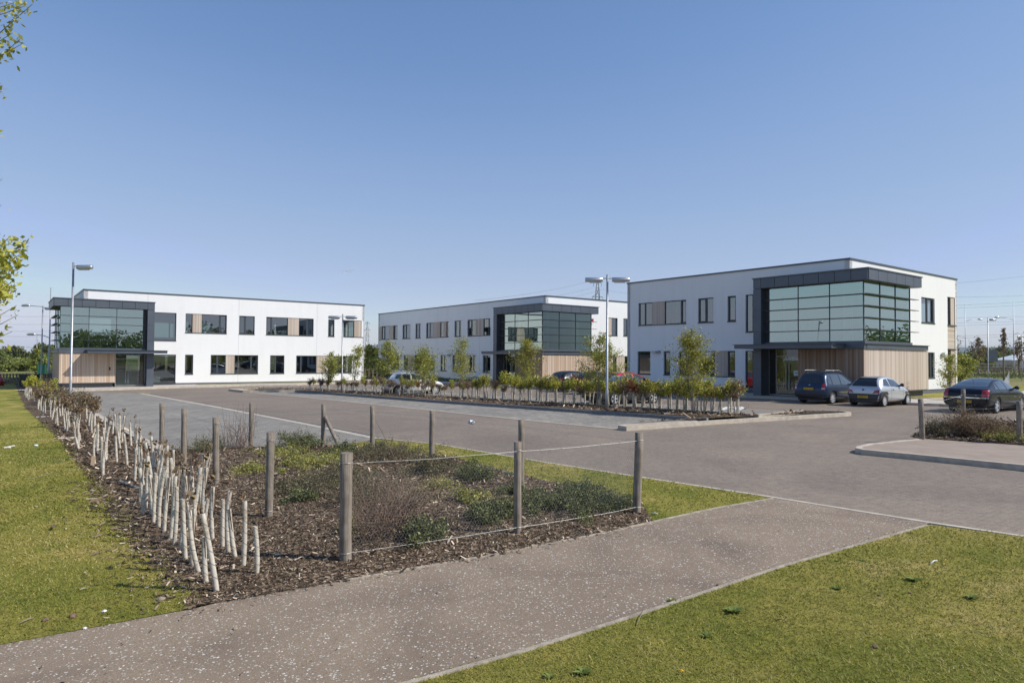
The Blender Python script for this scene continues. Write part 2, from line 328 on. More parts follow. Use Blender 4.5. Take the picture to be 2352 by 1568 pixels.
# ------------------------------------------------------------------ setting: ground sheets
def sheet(name, pts, off, mat, kind='structure'):
    mb = MB(); mb.poly([(p[0], p[1], H(p[0], p[1])+off) for p in pts]); o = mb.build(name, mat)
    bm = bmesh.new(); bm.from_mesh(o.data); bmesh.ops.triangulate(bm, faces=bm.faces[:]); bmesh.ops.recalc_face_normals(bm, faces=bm.faces[:])
    for f in bm.faces:
        if f.normal.z < 0: f.normal_flip()
    bm.to_mesh(o.data); bm.free()
    return tag(o, kind=kind)
def ground():
    xs = [-6000, -1500, -300, -70, 0, 70, 300, 1500, 6000]; ys = [-3000, -400, -30, 0, 50, 150, 400, 1500, 9000]
    mb = MB()
    for i in range(len(xs)-1):
        for j in range(len(ys)-1):
            mb.quad(*[(x, y, H(x, y)-.06) for x, y in ((xs[i], ys[j]), (xs[i+1], ys[j]), (xs[i+1], ys[j+1]), (xs[i], ys[j+1]))])
    tag(mb.build('ground', M['field']), kind='structure')
ground()
def Gs(L, o=0.): return [G(*p, o) for p in L]
lawnEdge = [(35, 880), (60, 935), (130, 1000), (210, 1100), (265, 1170), (310, 1240), (370, 1300), (440, 1370), (448, 1398)]
pathTop = [(500, 1386), (780, 1336), (1130, 1276), (1400, 1222), (1500, 1199), (1640, 1168), (1775, 1144)]
bedTop = [(1500, 1199), (1470, 1152), (1380, 1130), (1230, 1100), (1130, 1075), (1040, 1050), (940, 1040), (860, 1032), (800, 1022)]
bedBack = [(700, 1024), (500, 1030), (375, 1034), (345, 1022), (270, 980), (205, 945), (190, 920), (150, 900), (80, 884)]
road = Gs([(870, 1007), (1000, 1020), (1250, 1062), (1480, 1098), (1775, 1143), (2140, 1202), (2352, 1233)])+[(12, 1), (16, -8), (70, -8), (70, -2), (30.5, 22), (24, 28.4), (20.2, 32.7), (14.85, 38.5), (9.2, 44.5), (3, 51), (-1, 56), (-10, 66), (-13, 69.5), (-19, 60), (-23, 57.6), (-27.2, 54.2), (-31, 49.8), (-33, 48)]+Gs([(190, 915), (205, 945), (270, 980), (345, 1022), (375, 1034), (500, 1030), (700, 1024), (800, 1020)])
sheet('road', road, 0., M['road'])
# grey bays
bay1 = Gs([(322, 903), (500, 935), (700, 973), (866, 1008), (800, 1020), (700, 1024), (500, 1030), (375, 1034), (345, 1022), (270, 980), (205, 945), (190, 917), (215, 901)])
sheet('parking_bays', bay1, .004, M['bay'])
l2 = Gs([(530, 897), (700, 912), (1000, 943), (1200, 964), (1430, 986)])
isl = Gs([(1650, 969), (1300, 946), (1000, 925), (660, 899)])
sheet('middle_parking_bays', l2+isl, .004, M['bay'])
dA = (math.cos(2.227), math.sin(2.227)); dB = (math.cos(2.227-math.pi/2), math.sin(2.227-math.pi/2))
q0 = G(1776, 944)
back = [(q0[0]-2.3*dB[0]*.0, q0[1]), (q0[0]-27*.7, q0[1]+27*.714)]
isb = [(9.6, 25.9), (-15.3, 51.2)]
sheet('far_parking_bays', [isb[0], (11.6, 27.3), (q0[0]+1., q0[1]-1.), (q0[0]-24, q0[1]+24.5), isb[1]], .004, M['bay'])
# pale flush edge lines
def strip(name, pts, w, off, mat, th=.0, kind='structure'):
    mb = MB(); k = len(pts)
    for i in range(k-1):
        a, b = Vector(pts[i]), Vector(pts[i+1]); d = (b-a).normalized(); nn = Vector((-d.y, d.x))*w/2
        def nrm(j):
            if j in (0, k-1): dd = (Vector(pts[min(j+1, k-1)])-Vector(pts[max(j-1, 0)])).normalized()
            else: dd = (Vector(pts[j+1])-Vector(pts[j-1])).normalized()
            return Vector((-dd.y, dd.x))*w/2
        n0, n1 = nrm(i), nrm(i+1)
        Q = [a-n0, a+n0, b+n1, b-n1]
        z0 = off-.15
        P = [(q.x, q.y, H(q.x, q.y)+z0) for q in Q]+[(q.x, q.y, H(q.x, q.y)+off) for q in Q]
        if th: mb.hexa(P)
        else: mb.quad(*P[4:])
    o = mb.build(name, mat); bm = bmesh.new(); bm.from_mesh(o.data); bmesh.ops.remove_doubles(bm, verts=bm.verts[:], dist=.0005); bmesh.ops.recalc_face_normals(bm, faces=bm.faces[:])
    if not th:
        for f in bm.faces:
            if f.normal.z < 0: f.normal_flip()
    bm.to_mesh(o.data); bm.free(); return tag(o, kind=kind)
strip('bay_edge_line', Gs([(322, 903), (500, 935), (700, 973), (866, 1007)]), .3, .010, M['kerb'])
strip('bay_drain_line', Gs([(326, 902), (502, 933.5), (702, 971), (872, 1005)]), .07, .014, M['black'])
strip('middle_bay_edge_line', l2, .16, .010, M['kerb'])
strip('far_bay_edge_line', [(q0[0]+1., q0[1]-1.), (q0[0]-24, q0[1]+24.5)], .14, .012, M['kerb'])
strip('bed_kerb', Gs([(190, 917), (205, 945), (270, 980), (345, 1022), (376, 1037)]), .22, .05, M['kerb'], 1)
strip('verge_kerb', Gs([(870, 1007), (1000, 1020), (1250, 1062), (1480, 1098), (1775, 1143), (2140, 1202), (2352, 1233)])+[(12, 1)], .09, .017, M['kerb'], 1)
strip('path_kerb_near', Gs([(650, 1640), (950, 1570), (1200, 1500), (1450, 1420), (1800, 1302), (2130, 1208)]), .045, .024, M['edging'], 1)
strip('path_kerb_far', Gs([(780, 1338), (900, 1316), (1130, 1277), (1400, 1223), (1500, 1200), (1640, 1169), (1775, 1146)]), .045, .022, M['edging'], 1)
# path and lawns
path = Gs([(-700, 1620), (0, 1483), (448, 1399)]+pathTop+[(2136, 1203), (1800, 1300), (1450, 1420), (1200, 1500), (950, 1569)])+[(-1.2, 4.4), (-3, 3.2), (-6, 1.2)]
sheet('path', path, .012, M['path'])
lawnL = [(x+.12, y+.04) for x, y in Gs(lawnEdge[:-1])]+Gs([lawnEdge[-1]]+[(0, 1483), (-700, 1620)])+[(-14, 2), (-60, 20), (-75, 50), (-62, 78)]
sheet('left_lawn', lawnL, .0145, M['lawn'])
lawnT = Gs([(868, 1009), (1000, 1021), (1250, 1063), (1480, 1099), (1770, 1144), (1640, 1168), (1500, 1198), (1470, 1152), (1380, 1130), (1230, 1100), (1130, 1075), (1040, 1050), (940, 1040), (860, 1032), (800, 1021)])
sheet('corner_lawn', lawnT, .014, M['lawn'])
lawnR = [(-1.2, 4.35)]+Gs([(950, 1571), (1200, 1501), (1450, 1421), (1800, 1302), (2134, 1206), (2352, 1235)])+[(12, 1), (15.5, -8), (-8, -8)]
sheet('right_lawn', lawnR, .014, M['lawn'])
def ragged(L, amp, step=.12):
    o = []
    for a, b in zip(L, L[1:]):
        a, b = Vector(a), Vector(b); k = max(1, int((b-a).length/step)); k = min(k, 120); nn = Vector((-(b-a).y, (b-a).x)).normalized()
        for i in range(k): q = a.lerp(b, i/k)+nn*random.gauss(0, amp); o.append((q.x, q.y))
    o.append(tuple(L[-1])); return o
bed = Gs([(25, 880)])[:0]+ragged([(x-.06, y) for x, y in Gs(lawnEdge)], .05)+Gs([(500, 1387), (780, 1337), (1130, 1277), (1400, 1223)]+bedTop+bedBack)
sheet('planting_bed', bed, .02, M['mulch'])
# raised island
IO = .12
islP = Gs([(1432, 981), (1650, 966), (1940, 950)])+[(13.6, 27.6), (12.2, 28.2), (9.6, 26.1), (-15.3, 51.2), (-19.5, 51.2), (-19.9, 50.2)]+Gs([(545, 897), (660, 898), (1000, 923), (1300, 944), (1620, 964)])
islP[0] = G(1440, 981)
sheet('island_bed', islP, IO, M['mulch'])
kb = Gs([(1625, 968), (1300, 945.5), (1000, 924.5), (660, 898.5)])
strip('island_kerb_front', kb, .13, IO+.02, plain('dark kerb', (.2, .2, .2), .9, var=.25), 1)
strip('island_kerb_end', Gs([(1600, 975), (1480, 982), (1436, 984.5), (1424, 986.5), (1438, 989), (1480, 986), (1650, 973.5), (1935, 956)])+[(13.55, 27.2), (13.6, 27.8), (12.2, 28.4), (9.6, 26.3), (-15.3, 51.4), (-19.5, 51.6)]+Gs([(527, 897.5), (560, 901), (680, 900)]), .13, IO+.024, M['kerb'], 1)
# right footway island
fr = Gs([(1972, 1041), (1990, 1043), (2100, 1053), (2352, 1079), (2700, 1125), (3200, 1200)])+[(40, 3), (48, 14), (40, 20), (29, 26)]+Gs([(2352, 989), (2250, 985)])+[(15.0, 22.6), (11.0, 18.7)]+Gs([(2000, 1030), (1976, 1036)])
sheet('footway', fr, .11, M['pink'])
strip('footway_kerb', Gs([(2112, 1018.5), (2000, 1030), (1975, 1036), (1971, 1040), (1985, 1043.5), (2100, 1054.5), (2352, 1080.5), (2700, 1127), (3200, 1203)]), .13, .125, M['kerb'], 1)
rb = [(11.0, 18.6), (12.0, 18.4), (16.4, 15.4), (22, 12), (26, 17), (22, 22), (16.2, 24.4), (14.6, 23.0)]
rb = [(11.0, 18.75), (12.6, 17.3), (16, 14.3), (20, 11), (24, 15), (19, 22.5), (15.8, 24.2)]
sheet('corner_bed', rb, .135, M['mulch'])
# paving by the buildings
pl = [(-36, 49), (-33, 47.4), (-31, 49.6), (-27.2, 54), (-23, 57.4), (-19, 59.8), (-13.5, 69), (-11, 73), (-14, 74.5), (-36, 60)]
sheet('pavement', pl, .11, M['slab'])
strip('pavement_kerb', [(-33, 47.3), (-31, 49.5), (-27.2, 53.9), (-23, 57.3), (-18.9, 59.7), (-13.4, 69)], .14, .125, M['kerb'], 1)
gl = [(-27.6, 59.1), (-15.6, 68.3), (-15.1, 67.6), (-20, 62.6), (-26.9, 58.2)]
sheet('grass_strip', gl, .125, M['verge'])
pr = [(40, 10.2), (31, 21.6), (24.6, 28.5), (20.3, 32.75), (14.95, 38.55), (9.3, 44.6), (3.1, 51.1), (-.8, 56.1), (-9.8, 66.2), (-8.5, 67.5), (1, 60), (3, 58), (5, 60.5), (10.5, 49.5), (13, 47), (14.5, 44), (19.5, 38.5), (22, 36), (32.2, 23.2), (42, 12)]
sheet('front_pavement', pr, .11, M['slab'])
strip('front_pavement_kerb', [(40, 10.1), (30.9, 21.5), (24.5, 28.4), (20.2, 32.65), (14.85, 38.45), (9.2, 44.5), (3, 51), (-.9, 56), (-9.9, 66.1)], .14, .125, M['kerb'], 1)
sheet('front_grass', [(22.2, 36.2), (32.4, 23.4), (60, 5), (90, 40), (60, 70), (34, 50), (30, 46), (21, 38.5)], .05, M['verge'])
strip('side_path', [(22.3, 37.2), (26, 37.6), (33, 43.5), (37, 47.5)], 1.1, .07, M['slab'])
strip('far_path', [(38, 50), (60, 44), (100, 34), (130, 26)], 1.6, .06, M['slab'])
strip('yellow_marking', Gs([(230, 900), (310, 899), (348, 905), (330, 900), (400, 898)]), .12, .018, plain('worn yellow paint', (.5, .42, .2), .8))

# ------------------------------------------------------------------ world and sun
az = math.atan2(.98, -.18); el = R(42)
sv = Vector((math.sin(az)*math.cos(el), math.cos(az)*math.cos(el), math.sin(el)))
ld = bpy.data.lights.new('sun', 'SUN'); ld.energy = 4.6; ld.angle = R(.53); ld.color = (1, .955, .88)
lo = bpy.data.objects.new('sun', ld); COL.objects.link(lo); lo.rotation_euler = sv.to_track_quat('Z', 'Y').to_euler(); lo.location = (0, 0, 60)
w = bpy.data.worlds.new('World'); sc.world = w; w.use_nodes = True; wn = w.node_tree.nodes; wl = w.node_tree.links
sky = wn.new('ShaderNodeTexSky'); sky.sky_type = 'NISHITA'; sky.sun_disc = False; sky.sun_elevation = el; sky.sun_rotation = az
sky.air_density = 1.0; sky.dust_density = 0; sky.ozone_density = 3.0; sky.altitude = 0
bg = wn['Background']; bg.inputs[1].default_value = .15
def vm(src, k):
    x = wn.new('ShaderNodeVectorMath'); x.operation = 'SCALE'; x.inputs[3].default_value = k; wl.new(src, x.inputs[0]); return x.outputs[0]
cvn = wn.new('ShaderNodeRGBCurve'); cm = cvn.mapping; cm.use_clip = False          # hold back the glare of the low sky
for ci, pts in ((0, [(0, 0), (.16, .15), (.26, .27), (.62, .49), (1, .68)]), (1, [(0, 0), (.275, .27), (.44, .41), (.86, .61), (1, .72)]), (2, [(0, 0), (.5, .53), (.7, .67), (.95, .77), (1, .83)])):
    c_ = cm.curves[ci]
    for a, b in pts[1:-1]: c_.points.new(a, b)
    c_.points[0].location = pts[0]; c_.points[-1].location = pts[-1]
cm.update()
mn = wn.new('ShaderNodeVectorMath'); mn.operation = 'MINIMUM'; mn.inputs[1].default_value = (1, 1, 1); wl.new(vm(sky.outputs[0], .15), mn.inputs[0])
wl.new(mn.outputs[0], cvn.inputs[1]); skyc = vm(cvn.outputs[0], 1/.15); wl.new(skyc, bg.inputs[0])
sc.view_settings.view_transform = 'Standard'; sc.view_settings.look = 'None'; sc.view_settings.exposure = 0; sc.view_settings.gamma = 1


# ------------------------------------------------------------------ office buildings
def building(label, c, ang, mir, z0, LA, LB, topA, wA, wB, sp):
    c = Vector((c[0], c[1]))
    A = Vector((math.cos(ang), math.sin(ang))); bb = ang-mir*math.pi/2; B = Vector((math.cos(bb), math.sin(bb)))
    root = empty('office_building', (c.x, c.y, z0), 0, label, 'office building', 'white two storey office buildings round the car park')
    def W(s, t, z):
        return (A.x*s+B.x*t, A.y*s+B.y*t, z)
    WT = 8.02; dA_, dB_ = sp['dA'], sp['dB']
    def bx(mb, s0, s1, t0, t1, z0_, z1_, rv=None): mb.box(s0, s1, t0, t1, z0_, z1_, W, rv)
    def part(name, mat, mb, parent=root, rnd=False, smooth=False, label=None):
        o = mb.build(name, mat, parent, smooth, rnd=rnd)
        bm = bmesh.new(); bm.from_mesh(o.data); bmesh.ops.recalc_face_normals(bm, faces=bm.faces[:]); bm.to_mesh(o.data); bm.free()
        if label: o['label'] = label
        return o
    # wall shell: side 'A' at t=0 (outward -t), side 'B' at s=0 (outward -s), back walls
    def facade(side, L, opens, base=.43):
        T = .3
        def Q(s, d, z):                        # d = depth into the building
            return W(s, d, z) if side == 'A' else W(d, s, z) if side == 'B' else W(s, LB-d, z) if side == 'C' else W(LA-d, s, z)
        ss = sorted(set([0, L]+[x for o in opens for x in o[:2]])); zz = sorted(set([base, WT]+[x for o in opens for x in o[2:4]]))
        def isopen(i, j):
            a = (ss[i]+ss[i+1])/2; b = (zz[j]+zz[j+1])/2
            return any(o[0] < a < o[1] and o[2] < b < o[3] for o in opens)
        mb = MB()
        for i in range(len(ss)-1):
            for j in range(len(zz)-1):
                if isopen(i, j): continue
                a, b, p, q = ss[i], ss[i+1], zz[j], zz[j+1]
                mb.quad(Q(a, 0, p), Q(b, 0, p), Q(b, 0, q), Q(a, 0, q)); mb.quad(Q(a, T, p), Q(b, T, p), Q(b, T, q), Q(a, T, q))
                if i == 0 or isopen(i-1, j): mb.quad(Q(a, 0, p), Q(a, T, p), Q(a, T, q), Q(a, 0, q))
                if i == len(ss)-2 or isopen(i+1, j): mb.quad(Q(b, 0, p), Q(b, T, p), Q(b, T, q), Q(b, 0, q))
                if j == 0 or isopen(i, j-1): mb.quad(Q(a, 0, p), Q(b, 0, p), Q(b, T, p), Q(a, T, p))
                if j == len(zz)-2 or isopen(i, j+1): mb.quad(Q(a, 0, q), Q(b, 0, q), Q(b, T, q), Q(a, T, q))
        return mb, Q
    def boards(mb, fn, s0, s1, z0_, z1_, d0, d1, pitch=.105, horiz=False):
        if horiz:
            z = z0_
            while z < z1_-.01:
                q = min(z+pitch*1.4, z1_); mb.box(s0, s1, d0, d1, z+.006, q-.006, fn); z = q
            return
        s = s0
        while s < s1-.01:
            q = min(s+pitch, s1); mb.box(s+.006, q-.006, d0, d1+random.uniform(-.004, .004), z0_, z1_, fn); s = q
    def windows(side, specs, Q):
        for o in specs:
            s0, s1, zz0, zz1 = o[:4]
            sill = MB(); sill.box(s0-.02, s1+.02, -.04, .1, zz0-.045, zz0+.002, Q); part('sill', M['frame'], sill)
            for seg in o[4]:
                k, a, b = seg[:3]
                if k == 't':
                    mb = MB(); boards(mb, Q, a, b, zz0+.01, zz1-.01, .05, .09); mb.box(a, b, .092, .13, zz0, zz1, Q, .0)
                    part('timber_panel', M['timber2'] if side != 'H' else M['timber'], mb, rnd=True); continue
                if k == 'h':
                    mb = MB(); boards(mb, Q, a, b, zz0+.01, zz1-.01, .05, .09, horiz=True); mb.box(a, b, .092, .13, zz0, zz1, Q, .0)
                    part('timber_panel', M['timber2'], mb, rnd=True); continue
                mul = seg[3] if len(seg) > 3 else []
                cas = seg[4] if len(seg) > 4 else None
                w_ = .055; d0, d1 = .1, .17
                fr_ = MB()
                fr_.box(a, a+w_, d0, d1, zz0, zz1, Q); fr_.box(b-w_, b, d0, d1, zz0, zz1, Q)
                fr_.box(a+w_, b-w_, d0, d1, zz0, zz0+w_, Q); fr_.box(a+w_, b-w_, d0, d1, zz1-w_, zz1, Q)
                for m_ in mul: fr_.box(m_-.045, m_+.045, d0-.003, d1, zz0+w_, zz1-w_, Q)
                if cas:                        # opening light has a wider frame
                    e0, e1 = cas
                    for (p, q) in ((e0+.045, e0+.1), (e1-.1, e1-.045)): fr_.box(p, q, d0-.012, d1-.01, zz0+w_, zz1-w_, Q)
                    fr_.box(e0+.1, e1-.1, d0-.012, d1-.01, zz0+w_, zz0+w_+.055, Q); fr_.box(e0+.1, e1-.1, d0-.012, d1-.01, zz1-w_-.055, zz1-w_, Q)
                f = part('window', M['frame'], fr_)
                g = MB(); g.quad(Q(a+.01, .135, zz0+.01), Q(b-.01, .135, zz0+.01), Q(b-.01, .135, zz1-.01), Q(a+.01, .135, zz1-.01))
                g.build('pane', M['glass'], f)
                for bl in o[5] if len(o) > 5 else []:
                    m2 = MB(); m2.box(bl[0], bl[1], .22, .225, bl[2], bl[3], Q); m2.build('blind', M['blind'], f)
    mbA, QA = facade('A', LA, [o[:4] for o in wA]+[(.4, sp['col']-.45, .6, 2.8), (.4, sp['col']-.45, 3.45, 6.3)])
    mbB, QB = facade('B', LB, [o[:4] for o in wB]+[(.4, sp['gB']-.4, 3.45, 6.3)])
    bkC = [(x, x+2.2, zz, zz+1.7) for x in np.arange(1.5, LA-3, 3.6).tolist() for zz in (1.2, 4.8)]
    bkD = [(x, x+2., zz, zz+1.7) for x in np.arange(2., LB-3, 4.).tolist() for zz in (1.2, 4.8)]
    if not sp.get('through'): bkC, bkD = bkC[:2], []
    mbC, QC = facade('C', LA, bkC); mbD, QD = facade('D', LB, bkD)
    for nm, m_ in (('A', mbA), ('B', mbB), ('C', mbC), ('D', mbD)):
        part('wall', M['render'], m_)
    windows('A', wA, QA); windows('B', wB, QB)
    # plinth, coping, roof
    mb = MB(); e = .045
    bx(mb, e, LA-e, e, .27, -.6, .43); bx(mb, e, .27, .27, LB-.27, -.6, .43); bx(mb, LA-.27, LA-e, .27, LB-.27, -.6, .43); bx(mb, e, LA-e, LB-.27, LB-e, -.6, .43)
    part('plinth', M['plinth'], mb)
    mb = MB(); bx(mb, -.05, LA+.05, -.05, .35, WT, 8.12); bx(mb, -.05, .35, .35, LB+.05, WT, 8.12); bx(mb, LA-.35, LA+.05, .35, LB+.05, WT, 8.12); bx(mb, .35, LA-.35, LB-.35, LB+.05, WT, 8.12)
    part('coping', M['coping'], mb)
    mb = MB(); bx(mb, .3, LA-.3, .3, LB-.3, 7.5, 7.62); part('roof', M['plinth'], mb)
    # inside: floors, ceilings, cross walls
    mb = MB(); bx(mb, .31, LA-.31, .31, LB-.31, .3, .45); bx(mb, .31, LA-.31, .31, LB-.31, 3.05, 4.0); part('floor', M['carpet'], mb)
    mb = MB(); bx(mb, .31, LA-.31, .31, LB-.31, 3.0, 3.04); bx(mb, .31, LA-.31, .31, LB-.31, 6.9, 6.95); part('ceiling', M['inside'], mb)
    mb = MB()
    for s in sp['cross']: bx(mb, s, s+.12, .32, 5.5, .45, 3.); bx(mb, s, s+.12, .32, 5.5, 4.0, 6.9)
    bx(mb, LA*.42, LA*.62, 5.5, 5.7, .45, 3.); bx(mb, LA*.15, LA*.7, 5.6, 5.8, 4.0, 6.9)
    for s in np.arange(4.6, LA-1, 5.4).tolist():
        for zz in ((.45, 3.), (4., 6.9)): bx(mb, s, s+.3, 3.2, 3.5, *zz)
    part('partition', M['inside'], mb)
    # corner box: dark fascia frame with one leg, glazing, louvres, timber lower storey
    e = .45; fs1, ft1 = sp['col'], sp['fB']; s_o, t_o = -dB_-e, -dA_-e
    zt, zb = 7.15, 6.52
    mb = MB(); g = .012
    def panels(lo, hi, n): 
        q = np.linspace(lo, hi, n+1); return [(float(q[i])+g, float(q[i+1])-g) for i in range(n)]
    for a, b in panels(s_o, fs1-.5, 7)+[(fs1-.5+g, fs1)]: bx(mb, a, b, t_o-.02, t_o+.04, zb+.01, zt-.07)
    for a, b in panels(t_o+.05, ft1, 6): bx(mb, s_o-.02, s_o+.04, a, b, zb+.01, zt-.07)
    for p, q in ((.05, 1.75), (1.77, 3.96), (3.98, 5.22), (5.24, 6.5)):
        bx(mb, fs1-.5, fs1, t_o-.02, t_o+.04, p-.35 if p < .1 else p, q)
        bx(mb, fs1-.04, fs1+.02, t_o+.045, -.01, p-.35 if p < .1 else p, q)
    bx(mb, fs1-.04, fs1+.02, t_o+.045, -.01, zb+.01, zt-.07)
    part('fascia', M['dark'], mb)
    mb = MB()
    bx(mb, s_o+.04, fs1-.05, t_o+.04, -.005, zb, zt-.06); bx(mb, s_o+.04, -.005, -.005, ft1-.03, zb, zt-.06)
    bx(mb, fs1-.49, fs1-.05, t_o+.04, -.006, -.3, zb-.002)
    part('fascia_core', M['frame'], mb)
    mb = MB(); bx(mb, s_o-.06, fs1+.06, t_o-.06, .0, zt-.058, zt+.01); bx(mb, s_o-.06, -.0, .003, ft1+.05, zt-.058, zt+.01); part('fascia_capping', M['coping'], mb)
    gA0, gA1 = -dB_, fs1-.75; gB0, gB1 = -dA_, sp['gB']; zg0, zg1 = 3.35, 6.5
    mb = MB()
    mb.quad(W(gA0, -dA_, zg0), W(gA1, -dA_, zg0), W(gA1, -dA_, zg1), W(gA0, -dA_, zg1))
    mb.build('curtain_glazing', M['curtain'], root)
    mb = MB()
    mb.quad(W(-dB_, gB0, zg0), W(-dB_, gB1, zg0), W(-dB_, gB1, zg1), W(-dB_, gB0, zg1)); mb.quad(W(-dB_, gB1, zg0), W(0, gB1, zg0), W(0, gB1, zg1), W(-dB_, gB1, zg1))
    mb.build('curtain_glazing', M['curtain'], root)
    mb = MB()
    for k in range(4):
        mb = MB(); s = gA0+(gA1-gA0)*k/3; bx(mb, s-.018, s+.018, -dA_-.03, -dA_+.06, zg0, zg1); part('mullion', M['frame'], mb)
    for k in (1, 2, 3):
        mb = MB(); t = gB0+(gB1-gB0)*k/3; bx(mb, -dB_-.03, -dB_+.06, t-.02, t+.02, zg0, zg1); part('mullion', M['frame'], mb)
    mb = MB()
    bx(mb, gA1+.025, fs1-.5, -dA_+.05, -dA_+.12, zg0, zg1)
    part('mullion', M['frame'], mb)
    for z in (3.95, 4.58, 5.205, 5.83):
        mb = MB(); bx(mb, -dB_-.32, fs1-.5, -dA_-.24, -dA_-.06, z-.016, z+.01)
        bx(mb, -dB_-.34, -dB_-.06, -dA_-.055, gB1+.42, z-.016, z+.01)
        for s in np.linspace(gA0+.3, gA1-.1, 5).tolist(): bx(mb, s, s+.02, -dA_-.06, -dA_-.02, z-.03, z+.02)
        part('louvre', M['louvre'], mb)
    # box floor and lower parts
    mb = MB(); bx(mb, -dB_-.1, fs1-.5, -dA_-.1, -.005, 3.22, 3.345); bx(mb, -dB_-.1, -.005, -.005, gB1+.1, 3.22, 3.345)
    part('glazing_base', M['dark'], mb)
    mb = MB(); bx(mb, -dB_+.1, fs1-.6, -dA_+.1, -.01, 3.0, 3.219); bx(mb, -dB_+.1, fs1-.6, -dA_+.1, -.01, 6.4, 6.5); bx(mb, -dB_+.1, -.01, 0, gB1-.1, 3.0, 3.219); bx(mb, -dB_+.1, -.01, 0, gB1-.1, 6.4, 6.5)
    part('ceiling', M['inside'], mb)
    c0, c1 = sp['can']
    mb = MB(); bx(mb, c0, c1, -dA_-1.5, -dA_-.1, 2.95, 3.17); bx(mb, c0, c1, -dA_-.1+.0, -.006, 2.95, 3.17) if False else None
    part('canopy', M['dark'], mb)
    mb = MB(); bx(mb, c0-.06, c1+.06, -dA_-1.58, -dA_-.1, 3.172, 3.2); part('canopy_plate', M['coping'], mb)
    wB1 = sp['wB']
    mb = MB(); bx(mb, -dB_-.06, c0-.005, -dA_-.08, -dA_+.2, 2.94, 3.219); bx(mb, c0, sp['wA']+2.2, -dA_-.08, -dA_+.2, 2.94, 3.168); bx(mb, -dB_-.08, -dB_+.2, -dA_+.2, wB1-.2, 2.94, 3.19)
    part('edge_beam', M['dark'], mb)
    mb = MB(); bx(mb, -dB_-.16, -.005, gB1+.1, wB1-.13, 3.192, 3.219); bx(mb, -dB_-.16, -dB_-.1, -dA_-.16, gB1+.1, 3.192, 3.219); part('edge_plate', M['coping'], mb)
    # timber lower storey
    mb = MB()
    fA = lambda s, d, z: W(s, -dA_+d, z); fB = lambda s, d, z: W(-dB_+d, s, z)
    boards(mb, fA, -dB_, sp['wA'], .62, 2.93, 0, .04)
    mb2 = MB(); boards(mb2, fB, -dA_+.045, wB1, .62, 2.93, 0, .04)
    boards(mb, lambda s, d, z: W(sp['wA']-d, s, z), -dA_+.045, -1.2, .62, 2.93, 0, .04)
    boards(mb2, lambda s, d, z: W(s, wB1-d, z), -dB_+.045, -.01, .62, 2.93, 0, .04)
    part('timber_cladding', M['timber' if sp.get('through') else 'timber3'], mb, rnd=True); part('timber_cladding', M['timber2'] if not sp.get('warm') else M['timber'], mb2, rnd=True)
    mb = MB(); bx(mb, -dB_+.045, sp['wA']-.045, -dA_+.045, -.01, .6, 2.92); bx(mb, -dB_+.045, -.01, -.01, wB1-.045, .6, 2.92); bx(mb, -dB_-.02, sp['wA']+.0, -dA_-.02, -.01, .565, .6); bx(mb, -dB_-.02, -.01, -.01, wB1+.0, .565, .6)
    part('cladding_frame', M['coping'], mb)
    mb = MB(); bx(mb, -dB_+.25, sp['wA']-.15, -dA_+.25, -.01, -.6, .564); bx(mb, -dB_+.25, -.01, -.01, wB1-.15, -.6, .564); part('plinth', M['plinth'], mb)
    # glazed entrance
    ea, eb = sp['wA']+.02, fs1-.52; te = -dA_+.35
    zf = sp.get('thr', .3)
    mb = MB()
    for p, q in ((ea, ea+.04), (eb-.5, eb-.46), (eb-.03, eb)): bx(mb, p, q, te-.03, te+.03, zf, 2.92)
    bx(mb, ea+.04, eb-.5, te-.03, te+.03, 2.5, 2.54); bx(mb, ea, eb, te-.03, te+.03, zf-.05, zf)
    fr2 = part('entrance_frame', M['steel'], mb)
    mb = MB(); mb.quad(W(ea, te, zf), W(eb, te, zf), W(eb, te, 2.92), W(ea, te, 2.92)); mb.build('entrance_glazing', M['door'], fr2)
    dm = (ea+eb-.5)/2
    mb = MB(); bx(mb, ea+.06, dm-.012, te-.045, te-.032, zf+.02, 2.48); d1 = part('door', M['door'], mb)
    mb = MB(); mb.tube([W(dm-.1, te-.12, .55), W(dm-.1, te-.12, 2.1)], .022); bx(mb, dm-.115, dm-.085, te-.12, te-.045, .7, .73); bx(mb, dm-.115, dm-.085, te-.12, te-.045, 1.9, 1.93); part('handle', M['steel'], mb, d1)
    mb = MB(); bx(mb, dm+.012, eb-.52, te-.045, te-.032, zf+.02, 2.48); d2 = part('door', M['door'], mb)
    mb = MB(); mb.tube([W(dm+.1, te-.12, .55), W(dm+.1, te-.12, 2.1)], .022); bx(mb, dm+.085, dm+.115, te-.12, te-.045, .7, .73); bx(mb, dm+.085, dm+.115, te-.12, te-.045, 1.9, 1.93); part('handle', M['steel'], mb, d2)
    mb = MB(); bx(mb, ea+.1, eb-.55, te+.035, te+.04, zf+.05, 1.3); part('frosted_band', M['frost'], mb)
    mb = MB(); bx(mb, ea, eb, te+.1, -.01, zf-.35, zf-.06); part('entrance_floor', M['slab'], mb)
    for (p, q, zz, ww, hh, mt) in sp.get('notes', []):
        mb = MB(); bx(mb, p, p+ww, te-.05, te-.046, zz, zz+hh); n1 = part('notice', M[mt], mb)
        if q:
            mb = MB(); bx(mb, p+.06, p+ww-.06, te-.055, te-.052, zz+hh*.45, zz+hh*.62); part('print', M['greyink'], mb, n1)
    for s, zz in sp.get('wl', []):
        mb = MB(); mb.box(s-.1, s+.1, -.1, -.0, zz-.12, zz+.12, QA); mb.box(s+.1 if mir*1 > 0 else s-.5, s+.62 if mir > 0 else s-.1, -.3, -.12, zz-.05, zz+.07, QA); mb.box(s-.04, s+.14, -.2, -.1, zz-.03, zz+.05, QA)
        part('wall_light', M['steel'], mb)
